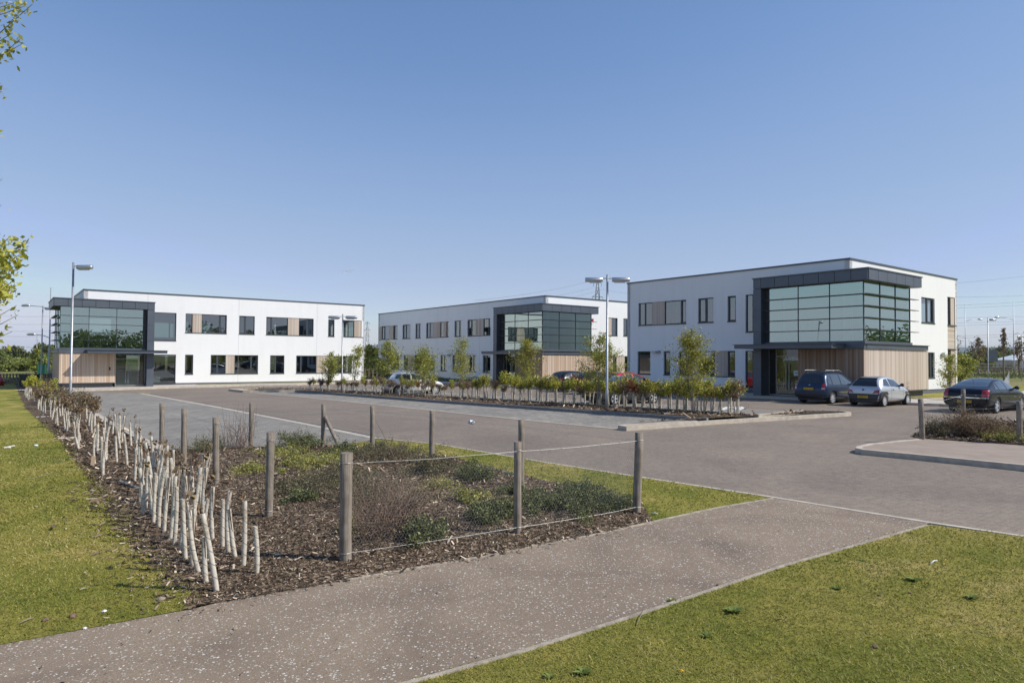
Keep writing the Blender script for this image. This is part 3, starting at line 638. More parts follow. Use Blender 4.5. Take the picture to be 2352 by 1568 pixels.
    for t, zz in sp.get('wlB', []):
        mb = MB(); mb.box(t-.12, t+.12, -.12, -.0, zz-.13, zz+.13, QB); mb.box(t-.3, t-.1, -.2, -.05, zz-.1, zz+.1, QB); part('wall_light', M['steel'], mb)
    if sp.get('cctv'):
        t = sp['cctv']
        mb = MB(); mb.box(t, t+.08, -.12, 0, 6.2, 6.3, QB); mb.tube([QB(t+.04, -.12, 6.25), QB(t-.25, -.3, 5.98)], .07); part('security_camera', M['steel'], mb)
        mb = MB(); mb.poly([QB(t+1.1+.26*math.cos(a), -.1, 6.1+.3*math.sin(a)) for a in np.linspace(0, 2*math.pi, 9)[:-1]]); mb.box(t+.9, t+1.3, -.1, 0, 5.95, 6.3, QB); bxm = part('alarm_box', M['white'], mb)
        mb = MB(); mb.box(t+1.0, t+1.2, -.12, -.102, 6.05, 6.25, QB); part('mark', M['red_lens'], mb, bxm)
    for s in sp.get('joints', []):
        mb = MB(); mb.box(s-.008, s+.008, -.002, .004, .43, WT, QA); part('movement_joint', M['steel'], mb)
    if sp.get('key'):
        mb = MB(); k0 = sp['wA']-.45; bx(mb, k0, k0+.1, -dA_-.03, -dA_, 1.6, 1.85); part('entry_panel', M['black'], mb)
    return root, W

U0, U1, G0, G1 = 4.81, 6.48, 1.19, 2.88
# building on the right
RwA = [(11.39, 15.79, U0, U1, [('w', 14.49, 15.79, [15.2]), ('t', 13.34, 14.49), ('w', 11.39, 13.34, [11.88], (11.39, 11.88))]),
       (9.12, 10.38, U0, U1, [('w', 9.12, 10.38, [9.75], (9.75, 10.38))]), (7.40, 8.03, U0, U1, [('w', 7.40, 8.03, [], (7.40, 8.03))]),
       (4.7, 6.68, 4.08, U1, [('w', 4.7, 6.68, [6.2])]),
       (14.61, 15.87, G0, G1, [('w', 14.61, 15.87, [])]), (12.78, 13.38, G0, G1, [('w', 12.78, 13.38, [], (12.78, 13.38))]),
       (7.46, 12.01, G0, G1, [('w', 11.0, 12.01, [11.5]), ('t', 10.4, 11.0), ('w', 9.06, 10.4, []), ('t', 8.06, 9.06), ('w', 7.46, 8.06, [], (7.46, 8.06))]),
       (4.7, 6.71, .5, G1, [('w', 4.7, 6.71, [6.2])])]
RwB = [(9.55, 11.66, U0, U1, [('w', 9.55, 11.66, [10.65], (10.65, 11.66))]), (10.5, 11.6, G0, G1, [('w', 10.5, 11.6, [11.1])]),
       (13.8, 15.3, 4.81, 6.75, [('w', 13.8, 14.5, []), ('t', 14.5, 15.3)]), (13.8, 15.3, 3.15, 4.76, [('h', 13.8, 15.3)]), (13.8, 15.3, .5, 3.1, [('w', 13.8, 14.5, []), ('t', 14.5, 15.3)])]
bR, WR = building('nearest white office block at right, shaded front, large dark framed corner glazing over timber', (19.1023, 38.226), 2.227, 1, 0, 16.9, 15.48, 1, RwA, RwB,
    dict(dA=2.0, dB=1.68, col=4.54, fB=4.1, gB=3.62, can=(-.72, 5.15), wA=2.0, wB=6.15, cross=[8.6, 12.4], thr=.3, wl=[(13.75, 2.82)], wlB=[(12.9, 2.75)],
         notes=[(2.1, 1, 1.4, .32, .3, 'paleblue'), (2.55, 0, 2.3, .18, .1, 'white'), (3.3, 0, 1.05, .12, .16, 'yellow_plate'), (2.1, 0, .42, .26, .1, 'white')]))
# building in the middle
def q_(*a): return a
MwA = [(28.03, 33.02, U0, U1, [('t', 32.46, 33.02), ('w', 30.33, 32.46, [31.7], (31.7, 32.46)), ('t', 29.26, 30.33), ('w', 28.03, 29.26, [29.0])]),
       (24.75, 26.77, U0, U1, [('w', 24.75, 26.77, [26.0], (26.0, 26.77))]), (22.29, 23.58, U0, U1, [('w', 22.29, 23.58, [22.9])]),
       (16.22, 21.09, U0, U1, [('w', 19.63, 21.09, [20.4]), ('t', 18.09, 19.63), ('w', 17.38, 18.09, []), ('t', 16.79, 17.38), ('w', 16.22, 16.79, [])]),
       (13.69, 15.06, U0, U1, [('w', 13.69, 15.06, [14.2])]), (8.43, 12.55, U0, U1, [('w', 11.1, 12.55, [11.9], (11.9, 12.55)), ('t', 9.73, 11.1), ('w', 8.43, 9.73, [8.85])]),
       (27.59, 29.67, G0, G1, [('w', 27.59, 29.67, [28.6])]), (19.07, 26.39, G0, G1, [('w', 25.41, 26.39, []), ('t', 23.77, 25.41), ('w', 19.07, 23.77, [22.2, 20.6])]),
       (16.54, 17.87, G0, G1, [('w', 16.54, 17.87, [17.2])]), (10.91, 15.43, G0, G1, [('w', 14.07, 15.43, [14.7]), ('t', 12.22, 14.07), ('w', 10.91, 12.22, [11.5])]),
       (8.38, 9.71, G0, G1, [('w', 8.38, 9.71, [9.1], (9.1, 9.71))])]
MwB = [(7.63, 8.87, U0, U1, [('t', 7.63, 8.13), ('w', 8.13, 8.87, [])]), (9.65, 11.2, U0, U1, [('w', 9.65, 11.2, [10.3])]),
       (8.22, 11.8, .5, G1, [('w', 8.22, 8.8, []), ('t', 8.8, 9.9), ('w', 9.9, 11.8, [10.8])])]
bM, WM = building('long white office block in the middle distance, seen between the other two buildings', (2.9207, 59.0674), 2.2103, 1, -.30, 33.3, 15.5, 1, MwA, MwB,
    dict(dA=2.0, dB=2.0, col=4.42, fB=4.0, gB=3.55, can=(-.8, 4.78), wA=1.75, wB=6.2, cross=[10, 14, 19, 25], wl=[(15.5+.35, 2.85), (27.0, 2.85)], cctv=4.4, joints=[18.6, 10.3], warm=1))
# building on the left
LwA = [(4.9, 6.85, 4.08, U1, [('w', 4.9, 6.85, [])], [(5.15, 6.3, 4.35, 5.6), (6.42, 6.75, 4.35, 5.55)]),
       (7.58, 11.01, U0, U1, [('w', 7.58, 8.16, []), ('t', 8.16, 8.92), ('w', 8.92, 11.01, [10.42], (10.42, 11.01))], [(8.95, 9.65, 4.85, 5.75), (7.62, 7.85, 4.85, 5.75)]),
       (12.09, 13.47, U0, U1, [('w', 12.09, 13.47, [12.67], (12.09, 12.67))]),
       (14.52, 19.07, U0, U1, [('w', 14.52, 16.58, [15.05], (14.52, 15.05)), ('t', 16.58, 17.64), ('w', 17.64, 19.07, [18.42], (18.42, 19.07))]),
       (20.55, 21.2, U0, U1, [('w', 20.55, 21.2, [], (20.55, 21.2))]), (21.99, 24.3, U0, U1, [('w', 21.99, 23.32, [22.7]), ('t', 23.32, 24.3)]),
       (4.9, 6.87, .47, G1, [('w', 4.9, 6.87, [])]), (7.6, 8.26, G0, G1, [('w', 7.6, 8.26, [], (7.6, 8.26))]),
       (9.7, 13.83, G0, G1, [('w', 9.7, 10.99, [10.3], (9.7, 10.3)), ('t', 10.99, 11.75), ('w', 11.75, 13.83, [13.2], (13.2, 13.83))]),
       (14.93, 16.27, G0, G1, [('w', 14.93, 16.27, [15.46], (14.93, 15.46))]),
       (17.4, 23.1, G0, G1, [('w', 17.4, 19.44, [17.92], (17.4, 17.92)), ('t', 19.44, 20.9), ('w', 20.9, 23.1, [22.4], (22.4, 23.1))])]
LwB = [(8, 10, U0, U1, [('w', 8, 10, [9])]), (8, 10, G0, G1, [('w', 8, 10, [9])])]
bL, WL = building('sunlit white office block at left with glazed corner box and shaded timber wall below', (-34.573, 54.4981), .6481, -1, -.47, 24.39, 15.5, 1, LwA, LwB,
    dict(dA=2.0, dB=1.66, col=4.75, fB=4.0, gB=3.55, can=(.06, 5.57), wA=2.1, wB=6.1, cross=[7.2, 13.95, 17.2, 19.6], thr=.38, joints=[4.62, 12.05, 19.4], warm=1, through=1, key=1,
         notes=[]))
# printed notice standing inside the tall ground floor window of the left block
o = MB(); o.box(5.0, 5.72, .3, .31, .52, 1.0, lambda s, t, z: WL(s, t, z)); nb = o.build('notice_board', M['paleblue'], None, loc=None); nb.location = bL.location
tag(nb, 'pale printed notice leaning inside the tall ground floor window of the left office block', 'notice')
o = MB(); o.box(5.25, 5.68, .29, .296, .96, .99, lambda s, t, z: WL(s, t, z)); o.build('heading_strip', M['blueink'], nb)
o = MB(); o.box(5.22, 5.62, .29, .296, .86, .92, lambda s, t, z: WL(s, t, z))
for k in range(3): o.box(5.2, 5.62, .29, .296, .78-k*.06, .79-k*.06, lambda s, t, z: WL(s, t, z))
o.build('print', M['greyink'], nb)

# ------------------------------------------------------------------ cars
def lathe_y(mb, prof, n=24, rv=None):        # profile (y, r) revolved about the y axis
    b = len(mb.v)
    for y, r in prof:
        for j in range(n):
            a = 2*math.pi*j/n; mb.v.append((r*math.cos(a), y, r*math.sin(a)))
    mb._r(len(prof)*n, rv)
    for i in range(len(prof)-1):
        for j in range(n):
            j2 = (j+1) % n; mb.f.append((b+i*n+j, b+i*n+j2, b+(i+1)*n+j2, b+(i+1)*n+j))
def wheel_meshes(r, spokes, hub):
    t = MB(); w2 = .1
    lathe_y(t, [(-w2*.7, r*.66), (-w2, r*.72), (-w2, r*.93), (-w2*.75, r), (w2*.75, r), (w2, r*.93), (w2, r*.72), (w2*.7, r*.66)])
    rm = MB(); lathe_y(rm, [(-w2*.92, r*.72), (-w2*.9, r*.65), (-w2*.3, r*.62), (w2*.7, r*.62)])
    for k in range(spokes):
        a = 2*math.pi*k/spokes; ca, sa = math.cos(a), math.sin(a)
        def P(q, s, y): return (q*ca-s*sa, y, q*sa+s*ca)
        i0, i1, h0, h1 = r*.12, r*.67, r*.1, r*.075
        rm.hexa([P(i0, -h0, -w2*.85), P(i1, -h1, -w2*.8), P(i1, h1, -w2*.8), P(i0, h0, -w2*.85), P(i0, -h0, -w2*.55), P(i1, -h1, -w2*.5), P(i1, h1, -w2*.5), P(i0, h0, -w2*.55)])
    lathe_y(rm, [(-w2*.95, .001), (-w2*.95, r*.15), (-w2*.5, r*.17)])
    bk = MB(); lathe_y(bk, [(-w2*.1, .001), (-w2*.1, r*.63)])
    return t, rm, bk
def evaluated(o):
    dg = bpy.context.evaluated_depsgraph_get(); me = bpy.data.meshes.new_from_object(o.evaluated_get(dg)); o.modifiers.clear(); o.data = me
def car(name_label, st, wheels, paint, lower=None, feats=(), spokes=7, wr=.31, group=None, rimr=None):
    """st: stations (x, zb, zbelt, ztop, w, wroof); x from the tail forwards"""
    root = empty('car', (0, 0, 0), 0, name_label, 'car', group)
    L = st[-1][0]
    mb = MB(); rows = []
    for x, zb, zbelt, zt, w, wr_ in st:
        hp = [(0, zb), (.8*w, zb), (.96*w, zb+.09), (w, zb+.3*(zbelt-zb)+.04), (.995*w, zbelt-.13*(zbelt-zb)), (.955*w, zbelt), (wr_+(.955*w-wr_)*.5, (zbelt+zt)/2+.02*(zt-zbelt)), (wr_, zt-.1*(zt-zbelt)), (wr_*.72, zt-.012), (0, zt)]
        ring = [(x, y, z) for y, z in hp]+[(x, -y, z) for y, z in reversed(hp[1:-1])]
        b = len(mb.v); mb.v += ring; mb._r(len(ring), 0); rows.append((b, len(ring)))
    for (b0, n), (b1, _) in zip(rows, rows[1:]):
        for j in range(n):
            j2 = (j+1) % n; mb.f.append((b0+j, b0+j2, b1+j2, b1+j))
    mb.f.append(tuple(rows[0][0]+j for j in reversed(range(rows[0][1])))); mb.f.append(tuple(rows[-1][0]+j for j in range(rows[-1][1])))
    body = mb.build('body', paint, root, True)
    bm = bmesh.new(); bm.from_mesh(body.data); bmesh.ops.recalc_face_normals(bm, faces=bm.faces[:]); bm.to_mesh(body.data); bm.free()
    sm = body.modifiers.new('s', 'SUBSURF'); sm.levels = 2; sm.render_levels = 2; evaluated(body)
    cut = MB()
    for wx in wheels:
        for sy in (-1, 1):
            m2 = MB(); lathe_y(m2, [(-.18, .001), (-.18, wr+.055), (.18, wr+.055), (.18, .001)], 32)
            wm = st[3][4]
            b = len(cut.v); cut.v += [(p[0]+wx, p[1]+sy*(wm-.06), p[2]+wr) for p in m2.v]; cut._r(len(m2.v), 0); cut.f += [tuple(i+b for i in f) for f in m2.f]
    co = cut.build('cutter', paint); bm = bmesh.new(); bm.from_mesh(co.data); bmesh.ops.remove_doubles(bm, verts=bm.verts[:], dist=.002); bmesh.ops.recalc_face_normals(bm, faces=bm.faces[:]); bm.to_mesh(co.data); bm.free()
    bo = body.modifiers.new('b', 'BOOLEAN'); bo.operation = 'DIFFERENCE'; bo.object = co; bo.solver = 'EXACT'; evaluated(body); bpy.data.objects.remove(co)
    body.data.shade_smooth(); body.data.materials.clear(); body.data.materials.append(paint)
    bvh = BVHTree.FromPolygons([v.co.copy() for v in body.data.vertices], [tuple(p.vertices) for p in body.data.polygons])
    def patch(name, mat, face, cs, n=8, m=6, off=.006, parent=root, bulge=0):
        mb = MB(); grid = {}
        for i in range(n+1):
            for j in range(m+1):
                a, b = i/n, j/m
                p = [(cs[0][k]*(1-a)+cs[1][k]*a)*(1-b)+(cs[3][k]*(1-a)+cs[2][k]*a)*b for k in (0, 1)]
                if bulge: p[1] += bulge*4*a*(1-a)*b
                if face == 'rear': o_, d_ = Vector((-2, p[0], p[1])), Vector((1, 0, 0))
                elif face == 'front': o_, d_ = Vector((L+2, p[0], p[1])), Vector((-1, 0, 0))
                elif face == 'right': o_, d_ = Vector((p[0], -3, p[1])), Vector((0, 1, 0))
                elif face == 'left': o_, d_ = Vector((p[0], 3, p[1])), Vector((0, -1, 0))
                else: o_, d_ = Vector((p[0], p[1], 5)), Vector((0, 0, -1))
                h, nn, _, _ = bvh.ray_cast(o_, d_)
                if h is None: grid[i, j] = None; continue
                if nn.dot(d_) > 0: nn = -nn
                grid[i, j] = (len(mb.v), len(mb.v)+1); mb.v += [tuple(h+nn*off), tuple(h+nn*(off-.004))]; mb._r(2, 0)
        for i in range(n):
            for j in range(m):
                q = [grid[i, j], grid[i+1, j], grid[i+1, j+1], grid[i, j+1]]
                if None in q: continue
                mb.f.append(tuple(x[0] for x in q))
        if not mb.f: return None
        return mb.build(name, mat, parent, True)
    for ft in feats:
        k = ft[0]
        if k == 'P': patch(ft[1], M[ft[2]], ft[3], ft[4], **(ft[5] if len(ft) > 5 else {}))
        elif k == 'S':                            # both sides
            for fc in ('right', 'left'): patch(ft[1], M[ft[2]], fc, ft[3], **(ft[4] if len(ft) > 4 else {}))
        elif k == 'R':                            # mirrored rear/front pair
            patch(ft[1], M[ft[2]], ft[3], ft[4], **(ft[5] if len(ft) > 5 else {})); patch(ft[1], M[ft[2]], ft[3], [(-a, b) for a, b in ft[4]], **(ft[5] if len(ft) > 5 else {}))
        elif k == 'plate':
            y0, y1, z0, z1, txt = ft[1:]; h, nn, _, _ = bvh.ray_cast(Vector((-2, 0, (z0+z1)/2)), Vector((1, 0, 0)))
            mb = MB(); x = h.x-.02; mb.box(x-.012, x+.02, y0, y1, z0, z1); pl_ = mb.build('number_plate', M['yellow_plate'], root)
            cu_ = bpy.data.curves.new('t', 'FONT'); cu_.body = txt; cu_.size = .105; cu_.align_x = 'CENTER'; cu_.align_y = 'CENTER'; cu_.extrude = .001
            to = bpy.data.objects.new('t', cu_); COL.objects.link(to); dg = bpy.context.evaluated_depsgraph_get(); me = bpy.data.meshes.new_from_object(to.evaluated_get(dg)); bpy.data.objects.remove(to)
            me.materials.clear(); me.materials.append(M['black']); ob = bpy.data.objects.new('registration', me); COL.objects.link(ob); ob.parent = pl_
            ob.matrix_local = Matrix(((0, 0, -1, x-.0135), (-1, 0, 0, (y0+y1)/2), (0, 1, 0, (z0+z1)/2), (0, 0, 0, 1)))
        elif k == 'mirror':
            for sy in (-1, 1):
                mb = MB(); x, z, w = ft[1:]; h, nn, _, _ = bvh.ray_cast(Vector((x, sy*3, z)), Vector((0, -sy, 0))); y = abs(h.y)
                mb.tube([(x+.02, sy*(y-.02), z), (x-.02, sy*(y+.05), z+.02), (x-.03, sy*(y+.1), z+.04), (x-.03, sy*(y+.2), z+.04), (x-.03, sy*(y+.23), z+.04)], [.03, .035, .075, .085, .04], 8)
                mb.build('door_mirror', M['black'], root, True)
        elif k == 'rails':
            for sy in (-1, 1):
                x0, x1, z, y = ft[1:]; mb = MB()
                mb.tube([(x0, sy*y, z-.07), (x0+.1, sy*y, z), (x1-.25, sy*y, z+.0), (x1, sy*y, z-.09)], .016, 6); mb.tube([((x0+x1)/2, sy*y, z), ((x0+x1)/2, sy*y, z-.07)], .018, 6)
                mb.build('roof_rail', M['steel'], root, True)
        elif k == 'aerial':
            mb = MB(); x, z = ft[1:]; mb.tube([(x, 0, z), (x-.16, 0, z+.2)], [.008, .003], 5); mb.build('aerial', M['black'], root)
        elif k == 'under':
            mb = MB(); mb.box(ft[1], ft[2], -ft[3], ft[3], .17, .36); mb.build('underbody', M['black'], root)
    tm, rm, bk = wheel_meshes(wr, spokes, 1)
    first = None
    for wx in wheels:
        for sy in (-1, 1):
            if first is None:
                t = tm.build('wheel', M['tyre'], root, True); r_ = rm.build('rim', M['rim'], t); k_ = bk.build('brake_disc', M['black'], t); first = (t, r_, k_)
            else:
                t = first[0].copy(); COL.objects.link(t); t.parent = root
                for q in first[1:]: c = q.copy(); COL.objects.link(c); c.parent = t
            t.location = (wx, sy*(st[3][4]-.12), wr); t.rotation_euler = (0, 0, 0 if sy < 0 else math.pi)
    return root
def paint(name, c, metal=.35, rough=.3):
    m = plain(name, c, rough, metal=metal, coat=1); b_ = m.node_tree.nodes['Principled BSDF']; b_.inputs['Coat Roughness'].default_value = .04; b_.inputs['Coat Weight'].default_value = 1 if sum(c) > .3 else .45; b_.inputs['Specular IOR Level'].default_value = .5 if sum(c) > .3 else .2; return m
def park(root, wheel_px, hd, wheels, w, off=None):
    """put the contact point of the rear right wheel at a surveyed spot"""
    p = Vector(wheel_px if off else G(*wheel_px)); a = R(hd); f = Vector((math.cos(a), math.sin(a))); rt = Vector((math.sin(a), -math.cos(a)))
    o = p-f*wheels[0]-rt*(w-.05); root.location = (o.x, o.y, H(o.x, o.y)+.002); root.rotation_euler = (0, 0, a)
line = dict(n=1, m=10, off=.004)
# people carrier
mpv_st = [(0, .42, .66, .72, .72, .5), (.05, .30, .72, .9, .82, .62), (.18, .26, .93, 1.04, .86, .68), (.30, .25, .96, 1.36, .87, .62), (.46, .24, .97, 1.57, .87, .60), (.8, .22, .97, 1.62, .87, .62), (1.5, .2, .96, 1.635, .87, .63), (2.1, .2, .95, 1.6, .87, .62), (2.6, .2, .95, 1.45, .87, .58), (3.0, .2, .94, 1.2, .86, .6), (3.25, .2, .92, 1.01, .85, .68), (3.6, .22, .84, .93, .83, .68), (3.92, .26, .7, .78, .77, .62), (4.03, .36, .55, .6, .66, .55)]
mpv = car('blue people carrier with silver roof rails parked beside the silver hatchback', mpv_st, (.78, 3.38), paint('blue metallic paint', (.03, .048, .09)), feats=[
    ('P', 'rear_window', 'carglass', 'rear', [(-.62, 1.04), (.62, 1.04), (.52, 1.5), (-.52, 1.5)], dict(n=10, m=8, bulge=.0)),
    ('S', 'side_window', 'carglassL', [(.42, 1.0), (.74, 1.0), (.74, 1.47), (.56, 1.47)]),
    ('S', 'side_window', 'carglassL', [(.82, .98), (1.55, .97), (1.5, 1.5), (.82, 1.49)]),
    ('S', 'side_window', 'carglassL', [(1.65, .97), (2.75, .96), (2.22, 1.42), (1.6, 1.5)]),
    ('P', 'windscreen', 'carglass', 'front', [(-.62, 1.06), (.62, 1.06), (.52, 1.48), (-.52, 1.48)]),
    ('R', 'tail_light', 'red_lens', 'rear', [(.66, .72), (.8, .72), (.77, 1.02), (.655, 1.02)], dict(n=4, m=6, off=.012)),
    ('R', 'reversing_light', 'clear_lens', 'rear', [(.665, .76), (.8, .76), (.8, .81), (.66, .81)], dict(n=3, m=2, off=.016)),
    ('P', 'rear_bumper', 'black', 'rear', [(-.78, .33), (.78, .33), (.8, .5), (-.8, .5)], dict(n=12, m=3, off=.012)),
    ('P', 'badge', 'chrome', 'rear', [(-.05, .93), (.05, .93), (.05, .97), (-.05, .97)], dict(n=3, m=2, off=.014)),
    ('P', 'plate_recess', 'black', 'rear', [(-.34, .68), (.34, .68), (.34, .86), (-.34, .86)], dict(off=.005)),
    ('plate', -.26, .26, .71, .82, 'SA53 XKX'), ('mirror', 2.62, .99, .87), ('rails', .55, 2.15, 1.69, .56), ('under', .2, 3.8, .7),
    ('S', 'side_trim', 'chrome', [(1.15, .58), (3.0, .58), (3.0, .61), (1.15, .61)], dict(n=16, m=1, off=.012)),
    ('S', 'door_handle', 'black', [(1.0, .86), (1.16, .86), (1.16, .9), (1.0, .9)], dict(n=2, m=1, off=.016)), ('S', 'door_handle', 'black', [(1.82, .86), (1.98, .86), (1.98, .9), (1.82, .9)], dict(n=2, m=1, off=.016)),
    ('S', 'door_gap', 'black', [(1.58, .3), (1.592, .3), (1.592, .96), (1.58, .96)], line), ('S', 'door_gap', 'black', [(1.1, .5), (1.112, .5), (.8, .96), (.788, .96)], line), ('S', 'door_gap', 'black', [(2.78, .3), (2.792, .3), (2.85, .94), (2.838, .94)], line),
    ('R', 'headlight', 'clear_lens', 'front', [(.45, .66), (.72, .66), (.7, .8), (.5, .8)], dict(n=4, m=3, off=.01)), ('aerial', .7, 1.62)])
park(mpv, (1912, 927.5), 35.5, (.78,), .87)
# small silver hatchback with dark bumpers
ka_st = [(0, .36, .56, .62, .62, .42), (.03, .27, .62, .82, .77, .58), (.12, .23, .84, .96, .825, .66), (.24, .22, .9, 1.14, .835, .6), (.42, .21, .92, 1.31, .835, .55), (.75, .2, .92, 1.42, .83, .54), (1.25, .19, .91, 1.455, .83, .55), (1.75, .19, .9, 1.4, .825, .54), (2.15, .19, .89, 1.22, .82, .56), (2.5, .2, .87, 1.0, .81, .62), (2.85, .21, .81, .9, .79, .6), (3.2, .25, .68, .77, .73, .54), (3.42, .34, .52, .58, .6, .46)]
ka = car('small silver hatchback with dark grey bumpers parked beside the blue people carrier', ka_st, (.52, 2.88), paint('silver paint', (.55, .56, .58)), wr=.285, spokes=8, feats=[
    ('P', 'rear_window', 'carglass', 'rear', [(-.64, .95), (.64, .95), (.44, 1.34), (-.44, 1.34)], dict(n=10, m=8)),
    ('S', 'side_window', 'carglassL', [(.5, .99), (1.08, .95), (1.04, 1.31), (.76, 1.27)]),
    ('S', 'side_window', 'carglassL', [(1.15, .95), (2.3, .92), (1.82, 1.24), (1.15, 1.32)]),
    ('P', 'windscreen', 'carglass', 'front', [(-.6, 1.0), (.6, 1.0), (.46, 1.3), (-.46, 1.3)]),
    ('R', 'tail_light', 'red_lens', 'rear', [(.47, .62), (.76, .66), (.75, .8), (.56, .77)], dict(n=6, m=5, off=.016)),
    ('P', 'rear_bumper', 'grey_bumper', 'rear', [(-.8, .27), (.8, .27), (.8, .6), (-.8, .6)], dict(n=16, m=6, off=.01)),
    ('S', 'wheel_arch_cladding', 'grey_bumper', [(.0, .25), (.22, .25), (.42, .66), (.04, .66)], dict(n=6, m=8, off=.01)),
    ('S', 'wheel_arch_cladding', 'grey_bumper', [(.15, .58), (.88, .58), (.72, .72), (.15, .72)], dict(n=8, m=3, off=.009)),
    ('S', 'wheel_arch_cladding', 'grey_bumper', [(2.54, .6), (3.22, .6), (3.08, .69), (2.66, .69)], dict(n=8, m=3, off=.009)),
    ('P', 'badge', 'black', 'rear', [(-.05, .75), (.05, .75), (.05, .82), (-.05, .82)], dict(n=3, m=2, off=.012)),
    ('plate', -.26, .26, .4, .51, 'X868 JLU'), ('mirror', 2.15, .97, .8), ('under', .2, 3.1, .66),
    ('S', 'door_handle', 'black', [(1.28, .78), (1.4, .78), (1.4, .82), (1.28, .82)], dict(n=2, m=1, off=.016)),
    ('S', 'door_gap', 'black', [(1.15, .28), (1.16, .28), (1.16, .92), (1.15, .92)], line), ('S', 'door_gap', 'black', [(2.36, .28), (2.37, .28), (2.42, .9), (2.41, .9)], line)])
park(ka, (2033, 934), 34, (.52,), .83); ka.scale = (.93, .98, 1.01)
# big dark saloon
sed_st = [(0, .42, .66, .72, .7, .55), (.05, .3, .76, .94, .84, .72), (.22, .25, .96, 1.05, .885, .76), (.5, .24, .97, 1.09, .89, .72), (.85, .22, .97, 1.24, .895, .62), (1.3, .2, .96, 1.39, .895, .59), (1.9, .19, .95, 1.46, .895, .6), (2.5, .19, .94, 1.42, .895, .59), (2.95, .19, .93, 1.22, .89, .6), (3.3, .2, .91, .99, .885, .7), (3.8, .21, .84, .92, .87, .7), (4.3, .25, .72, .8, .81, .64), (4.6, .38, .56, .6, .68, .54)]
def sedan(label, pnt, txt, chrome):
    f = [('P', 'rear_window', 'carglassL', 'rear', [(-.66, 1.1), (.66, 1.1), (.52, 1.36), (-.52, 1.36)], dict(n=10, m=8)),
    ('S', 'side_window', 'carglassL', [(.88, 1.0), (1.2, 1.0), (1.16, 1.27), (1.08, 1.22)]),
    ('S', 'side_window', 'carglassL', [(1.26, 1.0), (2.0, .99), (1.96, 1.36), (1.24, 1.29)]), ('S', 'side_window', 'carglassL', [(2.08, .99), (3.08, .96), (2.55, 1.28), (2.04, 1.36)]),
    ('P', 'windscreen', 'carglass', 'front', [(-.64, 1.02), (.64, 1.02), (.52, 1.34), (-.52, 1.34)]),
    ('R', 'tail_light', 'red_lens', 'rear', [(.62, .68), (.85, .68), (.84, .98), (.62, .98)], dict(n=6, m=6, off=.012)),
    ('P', 'boot_trim', 'chrome', 'rear', [(-.84, .63), (.84, .63), (.84, .675), (-.84, .675)], dict(n=16, m=1, off=.016)),
    ('P', 'badge', 'chrome', 'rear', [(-.05, .83), (.05, .83), (.05, .9), (-.05, .9)], dict(n=3, m=2, off=.014)),
    ('plate', -.26, .26, .44, .55, txt), ('mirror', 2.9, 1.0, .88), ('under', .25, 4.3, .7),
    ('S', 'door_handle', 'black', [(1.36, .86), (1.52, .86), (1.52, .9), (1.36, .9)], dict(n=2, m=1, off=.016)), ('S', 'door_handle', 'chrome' if chrome else 'black', [(2.2, .86), (2.36, .86), (2.36, .9), (2.2, .9)], dict(n=2, m=1, off=.016)),
    ('S', 'door_gap', 'black', [(2.05, .28), (2.062, .28), (2.062, .96), (2.05, .96)], line), ('S', 'door_gap', 'black', [(1.42, .5), (1.432, .5), (1.22, .98), (1.208, .98)], line), ('S', 'door_gap', 'black', [(3.12, .28), (3.132, .28), (3.16, .94), (3.148, .94)], line),
    ('S', 'side_strip', 'black', [(1.4, .5), (3.3, .5), (3.3, .53), (1.4, .53)], dict(n=16, m=1, off=.01)), ('S', 'indicator', 'orange', [(3.3, .6), (3.36, .6), (3.36, .64), (3.3, .64)], dict(n=1, m=1, off=.012)), ('aerial', .95, 1.28)]
    if chrome: f += [('S', 'window_trim', 'chrome', [(.9, .975), (3.12, .945), (3.12, .965), (.9, .995)], dict(n=20, m=1, off=.012)), ('S', 'window_trim', 'chrome', [(1.04, 1.235), (1.5, 1.335), (1.5, 1.36), (1.04, 1.26)], dict(n=8, m=1, off=.012)), ('S', 'window_trim', 'chrome', [(1.5, 1.335), (2.1, 1.38), (2.1, 1.4), (1.5, 1.36)], dict(n=8, m=1, off=.012)), ('S', 'window_trim', 'chrome', [(2.1, 1.38), (3.12, .96), (3.16, .98), (2.14, 1.4)], dict(n=16, m=1, off=.012))]
    return car(label, sed_st, (.95, 3.62), pnt, feats=f, spokes=5, wr=.32)
s1 = sedan('very dark navy saloon parked behind the wire fence posts at the right edge', paint('dark navy paint', (.005, .006, .012), 0), 'SD53 BEW', False)
park(s1, (2290, 949), 35.5, (.95,), .895)
s2 = sedan('dark grey saloon with bright chrome window line parked behind the island hedge and lamp post', paint('dark grey paint', (.07, .075, .085), .5), 'SN05 GHV', True)
park(s2, (1412, 930), 33, (.95,), .895)
